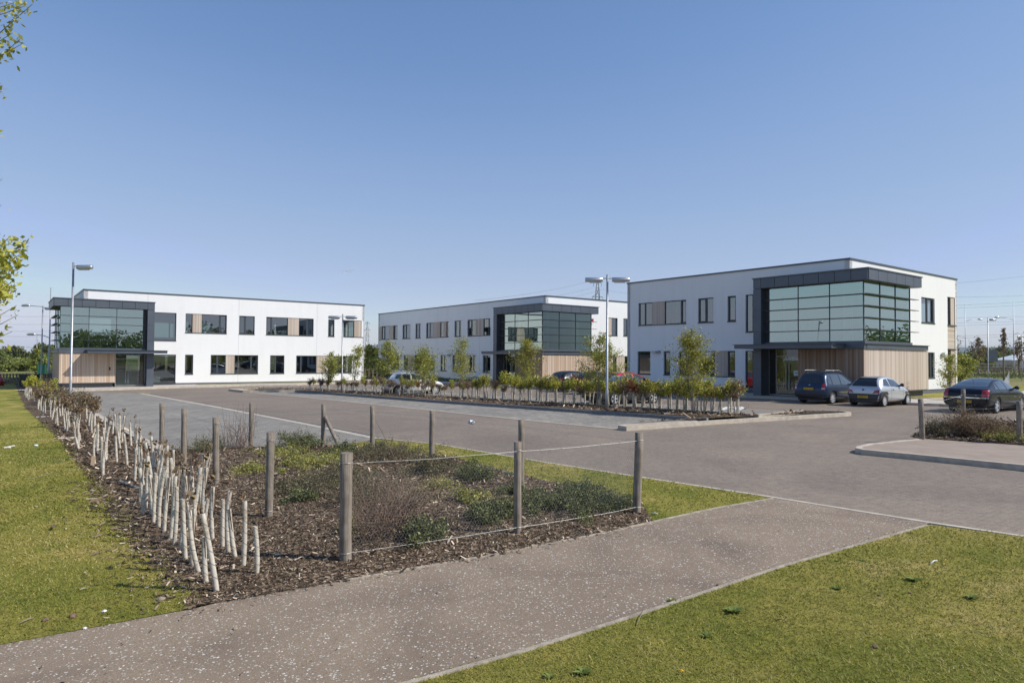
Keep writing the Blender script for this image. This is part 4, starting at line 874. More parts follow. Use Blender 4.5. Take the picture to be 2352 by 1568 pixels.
# hatchbacks
hat_st = [(0, .4, .64, .7, .68, .5), (.05, .3, .72, .9, .82, .62), (.2, .25, .95, 1.05, .865, .68), (.34, .24, .97, 1.28, .87, .6), (.6, .22, .98, 1.41, .87, .58), (1.1, .2, .97, 1.46, .87, .6), (1.7, .19, .95, 1.465, .87, .6), (2.2, .19, .93, 1.4, .865, .59), (2.65, .19, .92, 1.2, .86, .6), (3.05, .2, .9, .98, .85, .68), (3.5, .22, .81, .9, .83, .66), (3.9, .26, .68, .76, .76, .6), (4.1, .38, .52, .57, .64, .5)]
def hatch(label, pnt, txt, rails=False):
    f = [('P', 'rear_window', 'carglass', 'rear', [(-.6, 1.02), (.6, 1.02), (.5, 1.35), (-.5, 1.35)], dict(n=10, m=8)),
    ('S', 'side_window', 'carglassL', [(.5, 1.06), (.98, 1.0), (.98, 1.33), (.72, 1.3)]), ('S', 'side_window', 'carglassL', [(1.05, 1.0), (1.6, .98), (1.6, 1.36), (1.05, 1.34)]), ('S', 'side_window', 'carglassL', [(1.68, .98), (2.75, .95), (2.25, 1.27), (1.68, 1.36)]),
    ('P', 'windscreen', 'carglass', 'front', [(-.62, 1.02), (.62, 1.02), (.5, 1.34), (-.5, 1.34)]),
    ('R', 'tail_light', 'red_lens', 'rear', [(.6, .76), (.82, .76), (.79, .98), (.62, .98)], dict(n=5, m=5, off=.012)), ('P', 'badge', 'chrome', 'rear', [(-.05, .88), (.05, .88), (.05, .94), (-.05, .94)], dict(n=3, m=2, off=.014)),
    ('plate', -.26, .26, .66, .77, txt), ('mirror', 2.6, .99, .87), ('under', .2, 3.8, .7),
    ('S', 'door_gap', 'black', [(1.64, .28), (1.652, .28), (1.652, .96), (1.64, .96)], line), ('S', 'door_gap', 'black', [(2.8, .28), (2.812, .28), (2.84, .94), (2.828, .94)], line), ('S', 'door_handle', 'black', [(1.8, .84), (1.95, .84), (1.95, .88), (1.8, .88)], dict(n=2, m=1, off=.016))]
    if rails: f.append(('rails', .6, 2.0, 1.5, .55))
    return car(label, hat_st, (.76, 3.34), pnt, feats=f, wr=.31)
h1 = hatch('white hatchback parked behind the left part of the island hedge', paint('white paint', (.85, .85, .85), 0), 'SP54 LKO', True); park(h1, (915, 907), 30, (.76,), .87)
h2 = hatch('glossy black hatchback parked left of the dark grey saloon, beyond the hedge', paint('black paint', (.012, .012, .014), .1), 'SK55 HNA'); park(h2, (1308, 900), 33, (.76,), .87)
h3 = hatch('dark hatchback with lit looking red tail lamp behind the birch by the lamp post', paint('dark brown paint', (.025, .02, .018), .3), 'SL04 EUF'); park(h3, (1372, 906), 33, (.76,), .87)
h4 = hatch('bright red hatchback behind the dark grey saloon', paint('red paint', (.5, .012, .012), .1), 'SF05 VCT'); park(h4, (1432, 908), 33, (.76,), .87)

# ------------------------------------------------------------------ lamp posts
def car_park_lamp(label, u, vb, vt, heads, ang, Y=None):
    x, y = G(u, vb) if Y is None else AT(u, Y); z = H(x, y); h = topz(x, y, vt)-z
    root = empty('lamp_post', (x, y, z), R(ang), label, 'lamp post', 'slim grey lamp posts of the car park')
    mb = MB(); mb.tube([(0, 0, -.2), (0, 0, .9), (0, 0, .95), (0, 0, h)], [.075, .075, .055, .045], 12); mb.build('post', M['steel'], root, True)
    mb = MB(); mb.tube([(0, 0, h), (0, 0, h+.04)], [.05, .02], 10); mb.build('cap', M['steel'], root, True)
    for sg in heads:
        mb = MB(); mb.tube([(0, 0, h-.14), (sg*.28, 0, h-.15)], .02, 6); mb.build('bracket', M['steel'], root)
        mb = MB(); mb.tube([(sg*.2, 0, h-.2), (sg*.22, 0, h-.2), (sg*.95, 0, h-.2), (sg*.98, 0, h-.2)], [.07, .105, .105, .07], 14); hd = mb.build('lamp_head', M['lamp'], root, True)
        mb = MB(); mb.box(min(sg*.3, sg*.78), max(sg*.3, sg*.78), -.075, .075, h-.335, h-.28); mb.build('lens', M['lens'], hd)
    return root
car_park_lamp('tall single headed lamp post in front of the shaded timber wall of the left office', 161, 940, 604, (1,), -8)
car_park_lamp('single headed lamp post standing left of the left office block', 94, 885, 703, (1,), 0)
car_park_lamp('twin headed lamp post in the far end of the island hedge', 785, 902, 722, (1, -1), 0)
car_park_lamp('twin headed lamp post in the island hedge before the gap between the offices', 1394, 944, 632, (1, -1), -5)
car_park_lamp('single headed lamp post on the grass beyond the dark navy saloon', 2270, 868, 730, (1,), 0)
car_park_lamp('far single headed lamp post at the right edge of the photo', 2348, 856, 770, (-1, 1), 20)
def street_lamp(label, u, Y, vt, arms, varm):
    x, y = AT(u, Y); z = H(x, y); h = topz(x, y, vt)-z; root = empty('street_lamp', (x, y, z), 0, label, 'street lamp', 'tall street lamps on the distant road')
    mb = MB(); mb.tube([(0, 0, -.2), (0, 0, 1.6), (0, 0, 1.7), (0, 0, h)], [.13, .12, .085, .035], 10); mb.build('mast', M['steel'], root, True)
    for sg, va, ln in zip(arms, varm, (2.1, 1.5, 1.5)):
        ha = topz(x, y, va)-z
        mb = MB(); mb.tube([(0, 0, ha-.35), (sg*ln*.4, 0, ha-.1), (sg*ln, 0, ha)], .035, 6); mb.build('arm', M['steel'], root, True)
        mb = MB(); mb.tube([(sg*(ln-.1), 0, ha), (sg*(ln+.15), 0, ha+.02), (sg*(ln+.55), 0, ha+.0), (sg*(ln+.75), 0, ha-.03)], [.05, .13, .12, .04], 10); mb.build('lamp_head', M['lamp'], root, True)
street_lamp('tall street lamp with a long arm beside the left office block', 113, 66, 660, (-1, -1), (702, 768))
street_lamp('faint far street lamp between the two left lamp posts', 84, 120, 768, (-1,), (797,))
street_lamp('far street lamp with two arms just right of the right office block', 2218, 110, 700, (1, -1), (733, 771))
street_lamp('tall far street lamp with arms at two heights near the right edge', 2329, 100, 690, (-1, 1), (729, 763))

# ------------------------------------------------------------------ fence round the planting bed
def fence_post(x, y, h, r, parent, base, lean=(0, 0), name='post'):
    mb = MB(); n = 5; pts = [(lean[0]*i/n+random.uniform(-.003, .003), lean[1]*i/n, -.25+(h+.25)*i/n) for i in range(n+1)]
    mb.tube(pts, [r*random.uniform(.985, 1.02) for _ in pts], 18)
    o = mb.build(name, M['post'], parent); o.location = (x-base[0], y-base[1], H(x, y)-base[2])
    o.data.polygons.foreach_set('use_smooth', [len(p.vertices) == 4 for p in o.data.polygons]); return o
def netting(p, q, z0, z1, base, mb):
    p, q = Vector(p), Vector(q); d = q-p; L = d.length; d.normalize(); nn = Vector((-d.y, d.x)); c = .042; rw = .036; w = .0007
    nz = int((z1-z0)/rw); ns = int(L/c)
    def pt(s, z): x, y = p.x+d.x*s+nn.x*.05, p.y+d.y*s+nn.y*.05; return Vector((x-base[0], y-base[1], H(x, y)+z-base[2]))
    def seg(a, b):
        t = (b-a).normalized(); sd = Vector((d.x*t.z, d.y*t.z, -t.dot(Vector((d.x, d.y, 0)))))
        if sd.length < .01: sd = Vector((0, 0, 1))
        sd = sd.normalized()*w; mb.quad(a-sd, b-sd, b+sd, a+sd, 0)
    for j in range(nz):
        z = z0+j*rw; off = (j % 2)*c/2
        sag = lambda s: .02*math.sin(s*3.1+j*.2)*.3
        for i in range(ns):
            s = i*c+off; a = pt(s, z+sag(s)); b = pt(s, z+rw*.5+sag(s)); seg(a, b)
            m1 = pt(s+c/2, z+rw+sag(s)); m0 = pt(s-c/2, z+rw+sag(s)); seg(b, m1); seg(b, m0)
def wire(mb, pts, base, r, sagv=.012):
    for (a, b) in zip(pts, pts[1:]):
        a, b = Vector(a), Vector(b); k = max(4, int((b-a).length/.35)); P = []
        for i in range(k+1):
            t = i/k; p = a.lerp(b, t); P.append((p.x-base[0]+random.uniform(-.003, .003), p.y-base[1], p.z-base[2]-sagv*4*t*(1-t)+random.uniform(-.004, .004)))
        mb.tube(P, r, 5)
        for i in range(1, k):                     # little knots along the line
            q = Vector(P[i]); mb.tube([q-Vector((.008, 0, 0)), q+Vector((.008, 0, 0))], r*1.8, 5)
fp = dict(a=(793, 1288, 1.23), b=(617, 1188, 1.24), c=(497, 1112, 1.23), d=(422, 1070, 1.24), e=(372, 1036, 1.2), f=(576, 1026, 1.16), g=(742, 1026, 1.12), h=(855, 1042, 1.16), i=(991, 1068, 1.18), j=(1196, 1116, 1.2), k=(1461, 1178, 1.2), l=(1188, 1226, 1.21))
GP = {k: G(v[0], v[1]) for k, v in fp.items()}
base = g3(GP['a']); fence = empty('wire_fence', base, 0, 'round timber post and wire netting fence enclosing the planting bed', 'fence')
rad = {'a': .068, 'b': .058, 'c': .058, 'd': .058, 'e': .06, 'l': .052, 'k': .062}
po = {}
for k, v in fp.items():
    ln = {'k': (.045, 0), 'l': (.0, 0), 'e': (-.02, 0), 'c': (-.03, 0), 'd': (-.01, 0)}.get(k, (random.uniform(-.01, .01), 0))
    po[k] = fence_post(*GP[k], v[2], rad.get(k, .06), fence, base, ln)
    for zz in (.1, v[2]-.11) if k in 'abckl' else ():
        mb = MB(); r_ = rad.get(k, .06); lx = ln[0]*(zz/v[2]) ; mb.tube([(lx+math.cos(a)*(r_+.004), math.sin(a)*(r_+.004), zz) for a in np.linspace(-2.6, .4, 9)], .0035, 5); mb.build('wire_tie', M['wire'], po[k])
def tops(seq, dz): return [(GP[k][0], GP[k][1]-.05, H(*GP[k])+(fp[k][2]+dz if dz < 0 else dz)) for k in seq]
order = ['a', 'l', 'k']; order2 = ['k', 'j', 'i', 'h', 'g', 'f', 'e']; order3 = ['e', 'd', 'c', 'b', 'a']
mb = MB(); wire(mb, tops(order, -.12), base, .0021); mb.build('top_wire', M['wire'], fence)
mb = MB(); wire(mb, tops(order, .1), base, .002); mb.build('bottom_wire', M['wire'], fence)
mb = MB(); wire(mb, tops(order2, -.12), base, .0021); mb.build('top_wire', M['wire'], fence)
mb = MB(); wire(mb, tops(order3, -.12), base, .0021); mb.build('top_wire', M['wire'], fence)
for od in (order, order2, order3):
    mb = MB()
    for p, q in zip(od, od[1:]): netting(GP[p], GP[q], .03, .98, base, mb)
    mb.build('wire_netting', M['net'], fence)
# brace leaning on the back post
gx, gy = GP['g']; e1 = G(790, 1030)
mb = MB(); mb.tube([(gx+.05-base[0], gy-.04-base[1], H(gx, gy)+.8-base[2]), (gx+.03-base[0]+.5, gy-base[1]-.3, H(gx, gy)-.02-base[2])], .05, 10); mb.build('brace', M['post'], fence)
# foil on the wire
pj, pi_ = Vector(GP['j']), Vector(GP['i']); t = .49; fpos = pi_.lerp(pj, t)
bm = bmesh.new(); bmesh.ops.create_icosphere(bm, subdivisions=3, radius=.055)
for v in bm.verts: v.co *= random.uniform(.7, 1.15); v.co.z *= .75; v.co.x *= 1.25
me = bpy.data.meshes.new('foil_scrap'); bm.to_mesh(me); bm.free(); me.materials.append(M['grit']); fo = bpy.data.objects.new('foil_scrap', me); COL.objects.link(fo); fo.location = (fpos.x, fpos.y-.06, H(*fpos)+1.045)
tag(fo, 'crumpled silvery scrap caught on the far top wire of the fence', 'scrap')
# right fence
base = g3((11.18, 18.5)); fence2 = empty('wire_fence', base, 0, 'leaning post and wire netting fence round the small shrub bed at the right', 'fence')
fq = [(11.18, 18.5, 1.2, -.05), (15.75, 23.6, 1.22, 0), None, None]
fq = [((2120, 1017.5), 1.2, -.06), ((2213, 978), 1.25, .0), ((2342, 1028), 1.2, .0)]
P2 = [G(*a[0]) for a in fq]
for (x, y), a in zip(P2, fq): fence_post(x, y, a[1], .065, fence2, base, (a[2], 0))
far_r = (22.0, 19.0); fence_post(*far_r, 1.2, .065, fence2, base)
mb = MB(); wire(mb, [(p[0], p[1], H(*p)+1.06) for p in (P2[0], P2[1], far_r)], base, .0035, .03); mb.build('top_wire', M['wire'], fence2)
mb = MB(); wire(mb, [(p[0], p[1], H(*p)+1.06) for p in (P2[0], P2[2])], base, .003, .1); mb.build('top_wire', M['wire'], fence2)
mb = MB(); netting(P2[0], P2[1], .03, .98, base, mb); netting(P2[1], far_r, .03, .98, base, mb); mb.build('wire_netting', M['net'], fence2)

# ------------------------------------------------------------------ plants
def leaves_np(C, size, asp=.6, droop=0.):
    n = len(C); a = rng.normal(size=(n, 3)); a /= np.linalg.norm(a, axis=1)[:, None]
    b = rng.normal(size=(n, 3)); b -= (b*a).sum(1)[:, None]*a; b /= np.linalg.norm(b, axis=1)[:, None]
    s = (size*rng.uniform(.6, 1.25, n))[:, None]
    return np.stack([C-a*s*.5, C-b*s*asp*.5, C+a*s*.5, C+b*s*asp*.5], 1)
def leaf_obj(name, C, size, mat, parent, asp=.6, bias=None):
    rv = rng.uniform(0, 1, len(C))
    if bias is not None: rv = np.clip(rv*.75+bias, 0, 1)
    return np_mesh(name, leaves_np(C, size, asp), None, M[mat], rv, parent)
def tree(name, label, loc, h, cw, mat='leafA', leaf=.055, nl=1500, stems=4, base=.12, lean=(0, 0), prof=None, group=None, cat='tree', bark='birch', dens=1., seed=0, spread=.35, clump=.09, z0=None, trunk_r=.02):
    """several shoots fanning up from the base, side twigs, leaves clustered along the twigs"""
    rs = np.random.default_rng(100+seed); x, y = loc; z = H(x, y) if z0 is None else z0
    root = empty(name, (x, y, z), 0, label, cat, group)
    prof = prof or (lambda t: math.sin(math.pi*min(1, max(0, (t-base)/(1-base)))**.62)**.8*.5+.05)
    mb = MB(); cen = []; shoots = []
    for i in range(stems):
        a = rs.uniform(0, 2*math.pi); r1 = cw*spread*rs.uniform(.2, 1)*(1 if i else .15); hh = h*(1 if i == 0 else rs.uniform(.7, .97))
        ex, ey = r1*math.cos(a)+lean[0], r1*math.sin(a)+lean[1]; k = 7
        pts = [Vector((ex*(t/k)**1.3+rs.normal()*.01*h*.3, ey*(t/k)**1.3+rs.normal()*.01*h*.3, hh*t/k)) for t in range(k+1)]
        pts[0] = Vector((.03*math.cos(a), .03*math.sin(a), -.05)); shoots.append(pts)
        rr = trunk_r if i else trunk_r*1.3
        mb.tube(pts, [rr*(1-.85*t/k)+.003 for t in range(k+1)], 6, rv=0)
    nt_ = max(16, int(76*dens))
    for j in range(nt_):
        pts = shoots[rs.integers(0, stems)] if rs.random() > .35 else shoots[0]
        t = base+(1-base)*rs.random()**.85; q = t*(len(pts)-1); i0 = min(len(pts)-2, int(q)); p = pts[i0].lerp(pts[i0+1], q-i0)
        a = rs.uniform(0, 2*math.pi); ln = cw*prof(t)*rs.uniform(.4, 1.3); up = rs.uniform(.25, .9)*ln+.02*h
        if p.z < .1: continue
        e = p+Vector((math.cos(a)*ln, math.sin(a)*ln, up*.8)); e.z = min(e.z, h*1.02); mid = p.lerp(e, .5)+Vector((0, 0, -.04*ln))
        mb.tube([p, mid, e], [.006+trunk_r*.12, .004+trunk_r*.06, .002], 4, cap=False, rv=0)
        m_ = max(5, int(2.4*nl/nt_*rs.uniform(.35, 1.65))); tt = rs.uniform(.15, 1.08, m_)[:, None]
        P = np.array(p)*(1-tt)**2+2*np.array(mid)*tt*(1-tt)+np.array(e)*tt**2
        cen.append(P+rs.normal(size=(m_, 3))*clump*cw*np.array([1, 1, .8])*rs.uniform(.5, 1.2))
    C = np.concatenate(cen); C = C[C[:, 2] > h*base*.7]
    t_ = mb.build('trunk', M[bark], root, True)
    leaf_obj('crown', C, leaf*1.3, mat, root)
    return root
def px_tree(label, ub, vb, vt, wpx, lean_px=0, **k):
    x, y = G(ub, vb); z = H(x, y); h = topz(x, y, vt)-z; cw = wpx/F*y
    return tree('tree', label, (x, y), h, cw, lean=(lean_px/F*y, 0), **k)
TG = 'young birch trees in the car park island'
px_tree('slender leaning birch left of the twin headed lamp post by the left office', 752, 903, 812, 46, 8, nl=1150, stems=3, base=.42, leaf=.075, seed=1, group=TG, dens=.8)
px_tree('loose pale birch standing just right of the far twin headed lamp post', 810, 905, 797, 46, 14, nl=950, stems=3, base=.36, leaf=.07, seed=2, group=TG, dens=.8)
px_tree('tall green birch between the left and middle office blocks', 880, 905, 786, 62, 14, nl=2000, stems=4, base=.3, leaf=.075, seed=3, group=TG)
px_tree('broad low birch behind the bonnet end of the white hatchback', 968, 907, 803, 82, 6, nl=2100, stems=5, base=.25, leaf=.07, seed=4, group=TG)
px_tree('sparse pointed birch in front of the shaded wall of the middle office', 1064, 910, 774, 74, -2, nl=1300, stems=4, base=.26, leaf=.065, seed=5, group=TG, prof=lambda t: (1-t)**.8*.62+.06)
px_tree('bronze tinted birch in front of the glazed entrance of the middle office', 1204, 918, 784, 62, 8, nl=2000, stems=5, base=.26, leaf=.062, seed=6, group=TG, mat='leafH')
px_tree('broad birch beside the twin headed lamp post before the middle office timber wall', 1374, 938, 766, 78, 6, nl=2700, stems=5, base=.3, leaf=.06, seed=7, group=TG)
px_tree('dense rounded birch before the shaded wall of the right office', 1590, 955, 762, 86, -4, nl=3200, stems=6, base=.27, leaf=.055, seed=8, group=TG, mat='leafH', prof=lambda t: math.sin(math.pi*min(1, max(0, (t-.25)/.75))**.8)**.6*.5+.06)
px_tree('pale stemmed young tree on the grass by the right end of the right office', 2173, 916, 818, 54, 14, nl=1300, stems=4, base=.3, leaf=.06, seed=9)
def far_tree(label, u, Y, vt, wpx, mat='far', nl=900, seed=0, name='tree', cat='tree', base=.1, stems=3, leafk=.0021, **k):
    x, y = AT(u, Y); z = H(x, y)-.06; h = topz(x, y, vt)-z; cw = wpx/F*y
    return tree(name, label, (x, y), h, cw, mat=mat, nl=int(nl*1.8) if mat != 'leafB' else nl, leaf=max(.05, leafk*Y*1.2), seed=seed, cat=cat, base=base, stems=stems, bark='bark', trunk_r=.012*h+.01, z0=z, **k)
# beside and behind the right office
far_tree('bushy green tree behind the right end of the right office', 2205, 62, 825, 60, 'leafA', 1500, 20, base=.05)
far_tree('russet leaved thin tree above the right end of the right office', 2192, 80, 770, 26, 'leafB', 110, 21, base=.45)
far_tree('bare looking russet tree left of the dark road sign', 2247, 95, 775, 34, 'leafB', 150, 22, base=.3)
far_tree('green shrubby tree below the russet trees beside the road', 2262, 120, 800, 40, 'far2', 700, 23)
far_tree('staked thin tree with few russet leaves beyond the dark navy saloon', 2305, 70, 755, 24, 'leafB', 90, 24, base=.5, stems=2, prof=lambda t: (1-t)**.7*.5+.05)
far_tree('small pale tree at the foot of the tall street lamp', 2341, 90, 778, 24, 'leafB', 110, 25, base=.35)
GB = 'dense trees beyond the road on the right'
for i, (u, vt, w_) in enumerate([(2222, 812, 26), (2244, 808, 34), (2279, 812, 34), (2296, 803, 38), (2318, 810, 40), (2345, 812, 36), (2372, 806, 40)]):
    far_tree(['low dark tree left of', 'tall mid green tree behind', 'rounded tree right of', 'broad green tree well right of', 'dark tree at the mast of', 'grey green tree beyond', 'outermost tree beyond'][i]+[' the thin road sign', ' the russet tree by the road', ' the dark road sign', ' the dark road sign', ' the far street lamp', ' the white marquee roof', ' the right edge'][i], u, 190+i*4, vt, w_*1.3, 'far' if i % 2 else 'far2', 700, 30+i, group=GB, base=.02)
# between left and middle offices
for i, (u, Y, vt, w_, mt) in enumerate([(848, 88, 797, 34, 'leafA'), (862, 95, 808, 26, 'far'), (871, 100, 815, 22, 'far2'), (852, 80, 826, 36, 'far2'), (868, 84, 822, 30, 'leafA')]):
    far_tree(['yellow green tree at the right end of the left office', 'dark green bush in the gap between left and middle office', 'small light bush against the middle office end', 'low bush at the foot of the left office corner', 'low green bush behind the rail fence in the gap'][i], u, Y, vt, w_, mt, 900, 50+i, base=.03)
# left background
LB_ = [(34, 150, 801, 50, 'far', 1500), (-8, 120, 808, 40, 'far2', 1200), (66, 165, 817, 34, 'far', 800), (16, 125, 826, 52, 'far2', 1200), (50, 128, 829, 50, 'far2', 1200), (95, 150, 795, 40, 'far', 1400), (119, 160, 796, 34, 'far', 1300), (86, 110, 800, 26, 'leafA', 500), (99, 100, 815, 26, 'far2', 700), (121, 75, 797, 14, 'leafA', 350), (140, 105, 800, 60, 'far', 900), (-50, 90, 790, 80, 'far', 900)]
LL = ['big rounded dark bush at far left of the field', 'fresh green tree at the very left edge behind the lawn', 'mid green bush between the two dark far trees', 'low bright thicket on the left of the field', 'low bright thicket in front of the dark far trees', 'dark bushy tree behind the left lamp post', 'dark bushy tree touching the left office from behind', 'yellow leaved tree just left of the left lamp post', 'olive young tree between the two left lamps', 'thin olive tree against the corner of the left office', 'tree mostly hidden behind the left office', 'large tree beyond the left edge of the photo']
for i, (u, Y, vt, w_, mt, nl) in enumerate(LB_): far_tree(LL[i], u, Y, vt, w_, mt, nl, 70+i, base=.02)
# nearby tree whose trunk is outside the picture on the left: its twigs reach in
def near_tree():
    Y = 9.; x = -7.75; z = H(x, Y); root = empty('tree', (x, Y, z), 0, 'spring leaved tree reaching into the left edge of the photo', 'tree'); rs = np.random.default_rng(5)
    mb = MB(); h = 7.2; tr = [(0, 0, -.1), (.02, 0, 1.5), (-.04, .05, 3.2), (.03, 0, 5.), (0, 0, h)]; mb.tube(tr, [.085, .07, .05, .03, .01], 8, rv=0); cen = []
    def v2z(v, d=0): return topz(x, Y+d, v)-z
    tips = [(62, 555), (48, 578), (38, 605), (30, 640), (34, 575), (20, 660), (12, 680), (36, 700), (40, 722), (28, 760), (18, 540), (5, 620), (33, 100), (28, 88), (10, 75), (55, 8), (36, 14), (24, 2), (-4, 410), (-6, 470), (-20, 640), (-12, 700), (4, 590), (8, 652)]
    tips += [(rs.uniform(-190, -8), rs.uniform(60, 780)) for _ in range(60)]
    for u, v in tips:
        yy = rs.uniform(-.5, .5); X = (u-1176)/F*(Y+yy)-x; Z = v2z(v, yy); e = Vector((X, yy, Z)); b = Vector((0, 0, max(1.9, Z-abs(X)*rs.uniform(.3, .6)-.1)))
        mid = b.lerp(e, .55)+Vector((0, 0, -.06)); mb.tube([b, mid, e], [.012, .007, .003], 5, cap=False, rv=0)
        n_ = 95 if v > 500 or v < 0 else 45
        if 380 < v < 500 and u > -30: n_ = 5
        if v > 690: n_ = 13
        tt = rs.uniform(.55, 1.0, n_)[:, None]; P = np.array(b)*(1-tt)**2+2*np.array(mid)*tt*(1-tt)+np.array(e)*tt**2; cen.append(P+rs.normal(size=(n_, 3))*.06)
    mb.build('trunk', M['bark'], root, True); leaf_obj('crown', np.concatenate(cen), .085, 'leafY', root, .5)
near_tree()

# ---------------- young hedge plants in spiral guards
def guard_mesh(seed, h=.62, r=.022, twig=0, n=12):
    rs = random.Random(seed); mb = MB(); k = 6; bx_, by_ = rs.uniform(-.02, .02), rs.uniform(-.02, .02)
    P = [(bx_*math.sin(math.pi*i/k), by_*math.sin(math.pi*i/k), -.04+(h+.04)*i/k) for i in range(k+1)]
    mb.tube(P, [r*(1.08-.14*i/k)*rs.uniform(.96, 1.05) for i in range(k+1)], n, cap=False, rv=0)
    P2 = list(reversed(P)); mb.tube([Vector(p) for p in P], [r*.86 for _ in P], n, cap=False, rv=0)
    return mb
def plant_meshes(seed, kind):
    """returns list of (name, mesh, material) for one hedge plant"""
    rs = np.random.default_rng(seed); h = rs.uniform(.52, .66); out = []
    g = guard_mesh(seed, h, .03 if kind != 'front' else .0235, n=8 if kind != 'front' else 14); o = g.build('tree_guard', M['guard'], None, True); out.append(o)
    tw = MB(); cen = []
    if kind == 'front':
        for j in range(rs.integers(1, 3)):
            e = Vector((rs.normal()*.05, rs.normal()*.05, h+rs.uniform(.03, .2))); tw.tube([(0, 0, h*.4), (e.x*.4, e.y*.4, h), e], [.006, .004, .002], 5, rv=0)
        for j in range(3):
            if rs.random() < .55: cen.append(np.array(e)+rs.normal(size=(3, 3))*.02)
    else:
        top = h+rs.uniform(.25, .5)
        for j in range(9):
            a = rs.uniform(0, 6.28); q = rs.uniform(.08, .3); e = Vector((q*math.cos(a), q*math.sin(a), top*rs.uniform(.75, 1)))
            tw.tube([(0, 0, h*.7), (e.x*.35, e.y*.35, h+.05), e], [.007, .005, .002], 4, cap=False, rv=0)
            m_ = int(rs.uniform(32, 66)*(1 if kind != 'brown' else .7)); tt = rs.uniform(.2, 1.08, m_)[:, None]
            cen.append(np.array([e.x*.2, e.y*.2, h])*(1-tt)+np.array(e)*tt+rs.normal(size=(m_, 3))*.055)
    t = tw.build('stem', M['twig'], None, True); out.append(t)
    if cen:
        C = np.concatenate(cen); mt = {'green': 'leafH', 'yellow': 'leafY', 'brown': 'leafB', 'red': 'leafR', 'front': 'leafB'}[kind]
        out.append(leaf_obj('foliage', C, .07, mt, None))
    return out
protos = {}
def plant(kind, var, x, y, label, group, lean=(0, 0), sc_=1., z=None, up=0):
    key = (kind, var); root = empty('hedge_plant', (x, y, (H(x, y) if z is None else z)+up), 0, label, 'hedge plant', group)
    root.rotation_euler = (lean[0], lean[1], random.uniform(0, 6.28)) if not lean[0] and not lean[1] else (lean[0], lean[1], 0)
    root.scale = (sc_, sc_, sc_*random.uniform(.85, 1.2) if kind != 'front' else sc_)
    if key not in protos: protos[key] = plant_meshes(hash(kind) % 1 + var*13+{'green': 1, 'yellow': 2, 'brown': 3, 'red': 4, 'front': 5}[kind], kind); src = protos[key]; first = True
    else: src = protos[key]; first = False
    for o in src:
        c = o if first else o.copy()
        if not first: COL.objects.link(c)
        c.parent = root
    return root
IG = 'hedge plants in spiral guards on the car park island'
lab_i = 'young hedge plant in a pale spiral guard, long row on the car park island'
ia, ib = Vector(G(1692, 958)), Vector(G(690, 901.5)); L_ = (ib-ia).length; dv = (ib-ia).normalized(); nv = Vector((-dv.y, dv.x)); nv = -nv if nv.y < 0 else nv
n_i = 150
for i in range(n_i):
    t = (i+random.uniform(-.4, .4))/n_i; t = max(0, min(1, t)); row = i % 3
    # denser in metres near the camera as in the photo
    u_ = 1692-1002*t; gl_ = G(u_, 958+(901.5-958)*t-3.5*math.sin(math.pi*t)); p = Vector(gl_)+nv*(.1+row*.36+random.uniform(-.12, .12))
    kd = random.choices(['green', 'yellow', 'brown', 'red'], [5, 3.2, 2.2, .25] if t < .62 else [1.6, .8, 5, .5])[0]
    plant(kd, random.randrange(4), p.x, p.y, lab_i, IG, (random.gauss(0, .06), random.gauss(0, .06)), random.uniform(1., 1.28) if t < .6 else random.uniform(.78, .98), up=IO)
# the row by the left lawn
FG = 'hedge plants in spiral guards along the left lawn'
lab_f = 'leaning pale spiral guard holding a young hedge plant beside the left lawn'
lab_b = 'brown leaved hedge plant in a pale guard at the far end beside the left lawn'
def z3(x, y): return ((560+x/2.614)/1.63265, (1700+y/2.614)/1.63265)
near = [((660, 1345), (520, 635)), ((560, 1260), (533, 800)), ((490, 1155), (395, 600)), ((355, 1030), (315, 390)), ((430, 1095), (425, 560)), ((240, 885), (258, 310)), ((205, 830), (240, 265)), ((145, 765), (185, 220)), ((95, 720), (140, 200)), ((40, 680), (55, 145)), ((90, 380), (62, 0)), ((1050, 1165), (1030, 695)), ((920, 1095), (925, 510)), ((845, 1010), (775, 525)), ((780, 965), (778, 430)), ((718, 910), (715, 400)), ((622, 835), (617, 350)), ((300, 940), (325, 560)), ((445, 720), (428, 400)), ((375, 560), (412, 180)), ((520, 560), (512, 225)), ((545, 650), (563, 500)), ((400, 600), (350, 230)), ((10, 590), (15, 240)), ((-40, 540), (-30, 60)), ((-90, 480), (-60, 40))]
def lean_from(b, tp):
    x, y = G(*b, .02); s = F/y; h = (b[1]-tp[1])/s; dx = (tp[0]-b[0])/s-(0); return x, y, h, dx
k = 0
fl = ['nearest leaning spiral guard, its foot close to the path edge', 'short upright guard just behind the nearest leaning one']
for b, tp in near:
    x, y, h, dx = lean_from(z3(*b), z3(*tp)); lab = fl[k] if k < 2 else lab_f
    if k == 11: lab = 'rightmost short guard of the row, with a bare twig above it'
    if k == 12: lab = 'shaded grey guard second from the right end of the row'
    r_ = plant('front', k % 6, x, y, lab, FG, (0, math.atan2(dx, h)), h/.6); r_.scale = (1.05, 1.05, max(.6, h/.575)); k += 1
ledge = [Vector(G(*p)) for p in [(440, 1370), (370, 1300), (310, 1240), (265, 1170), (210, 1100), (130, 1000), (60, 935), (36, 884)]]
cum = [0]
for a, b in zip(ledge, ledge[1:]): cum.append(cum[-1]+(b-a).length)
n_l = 124; s0_, s1_ = 3.4, cum[-1]-18.
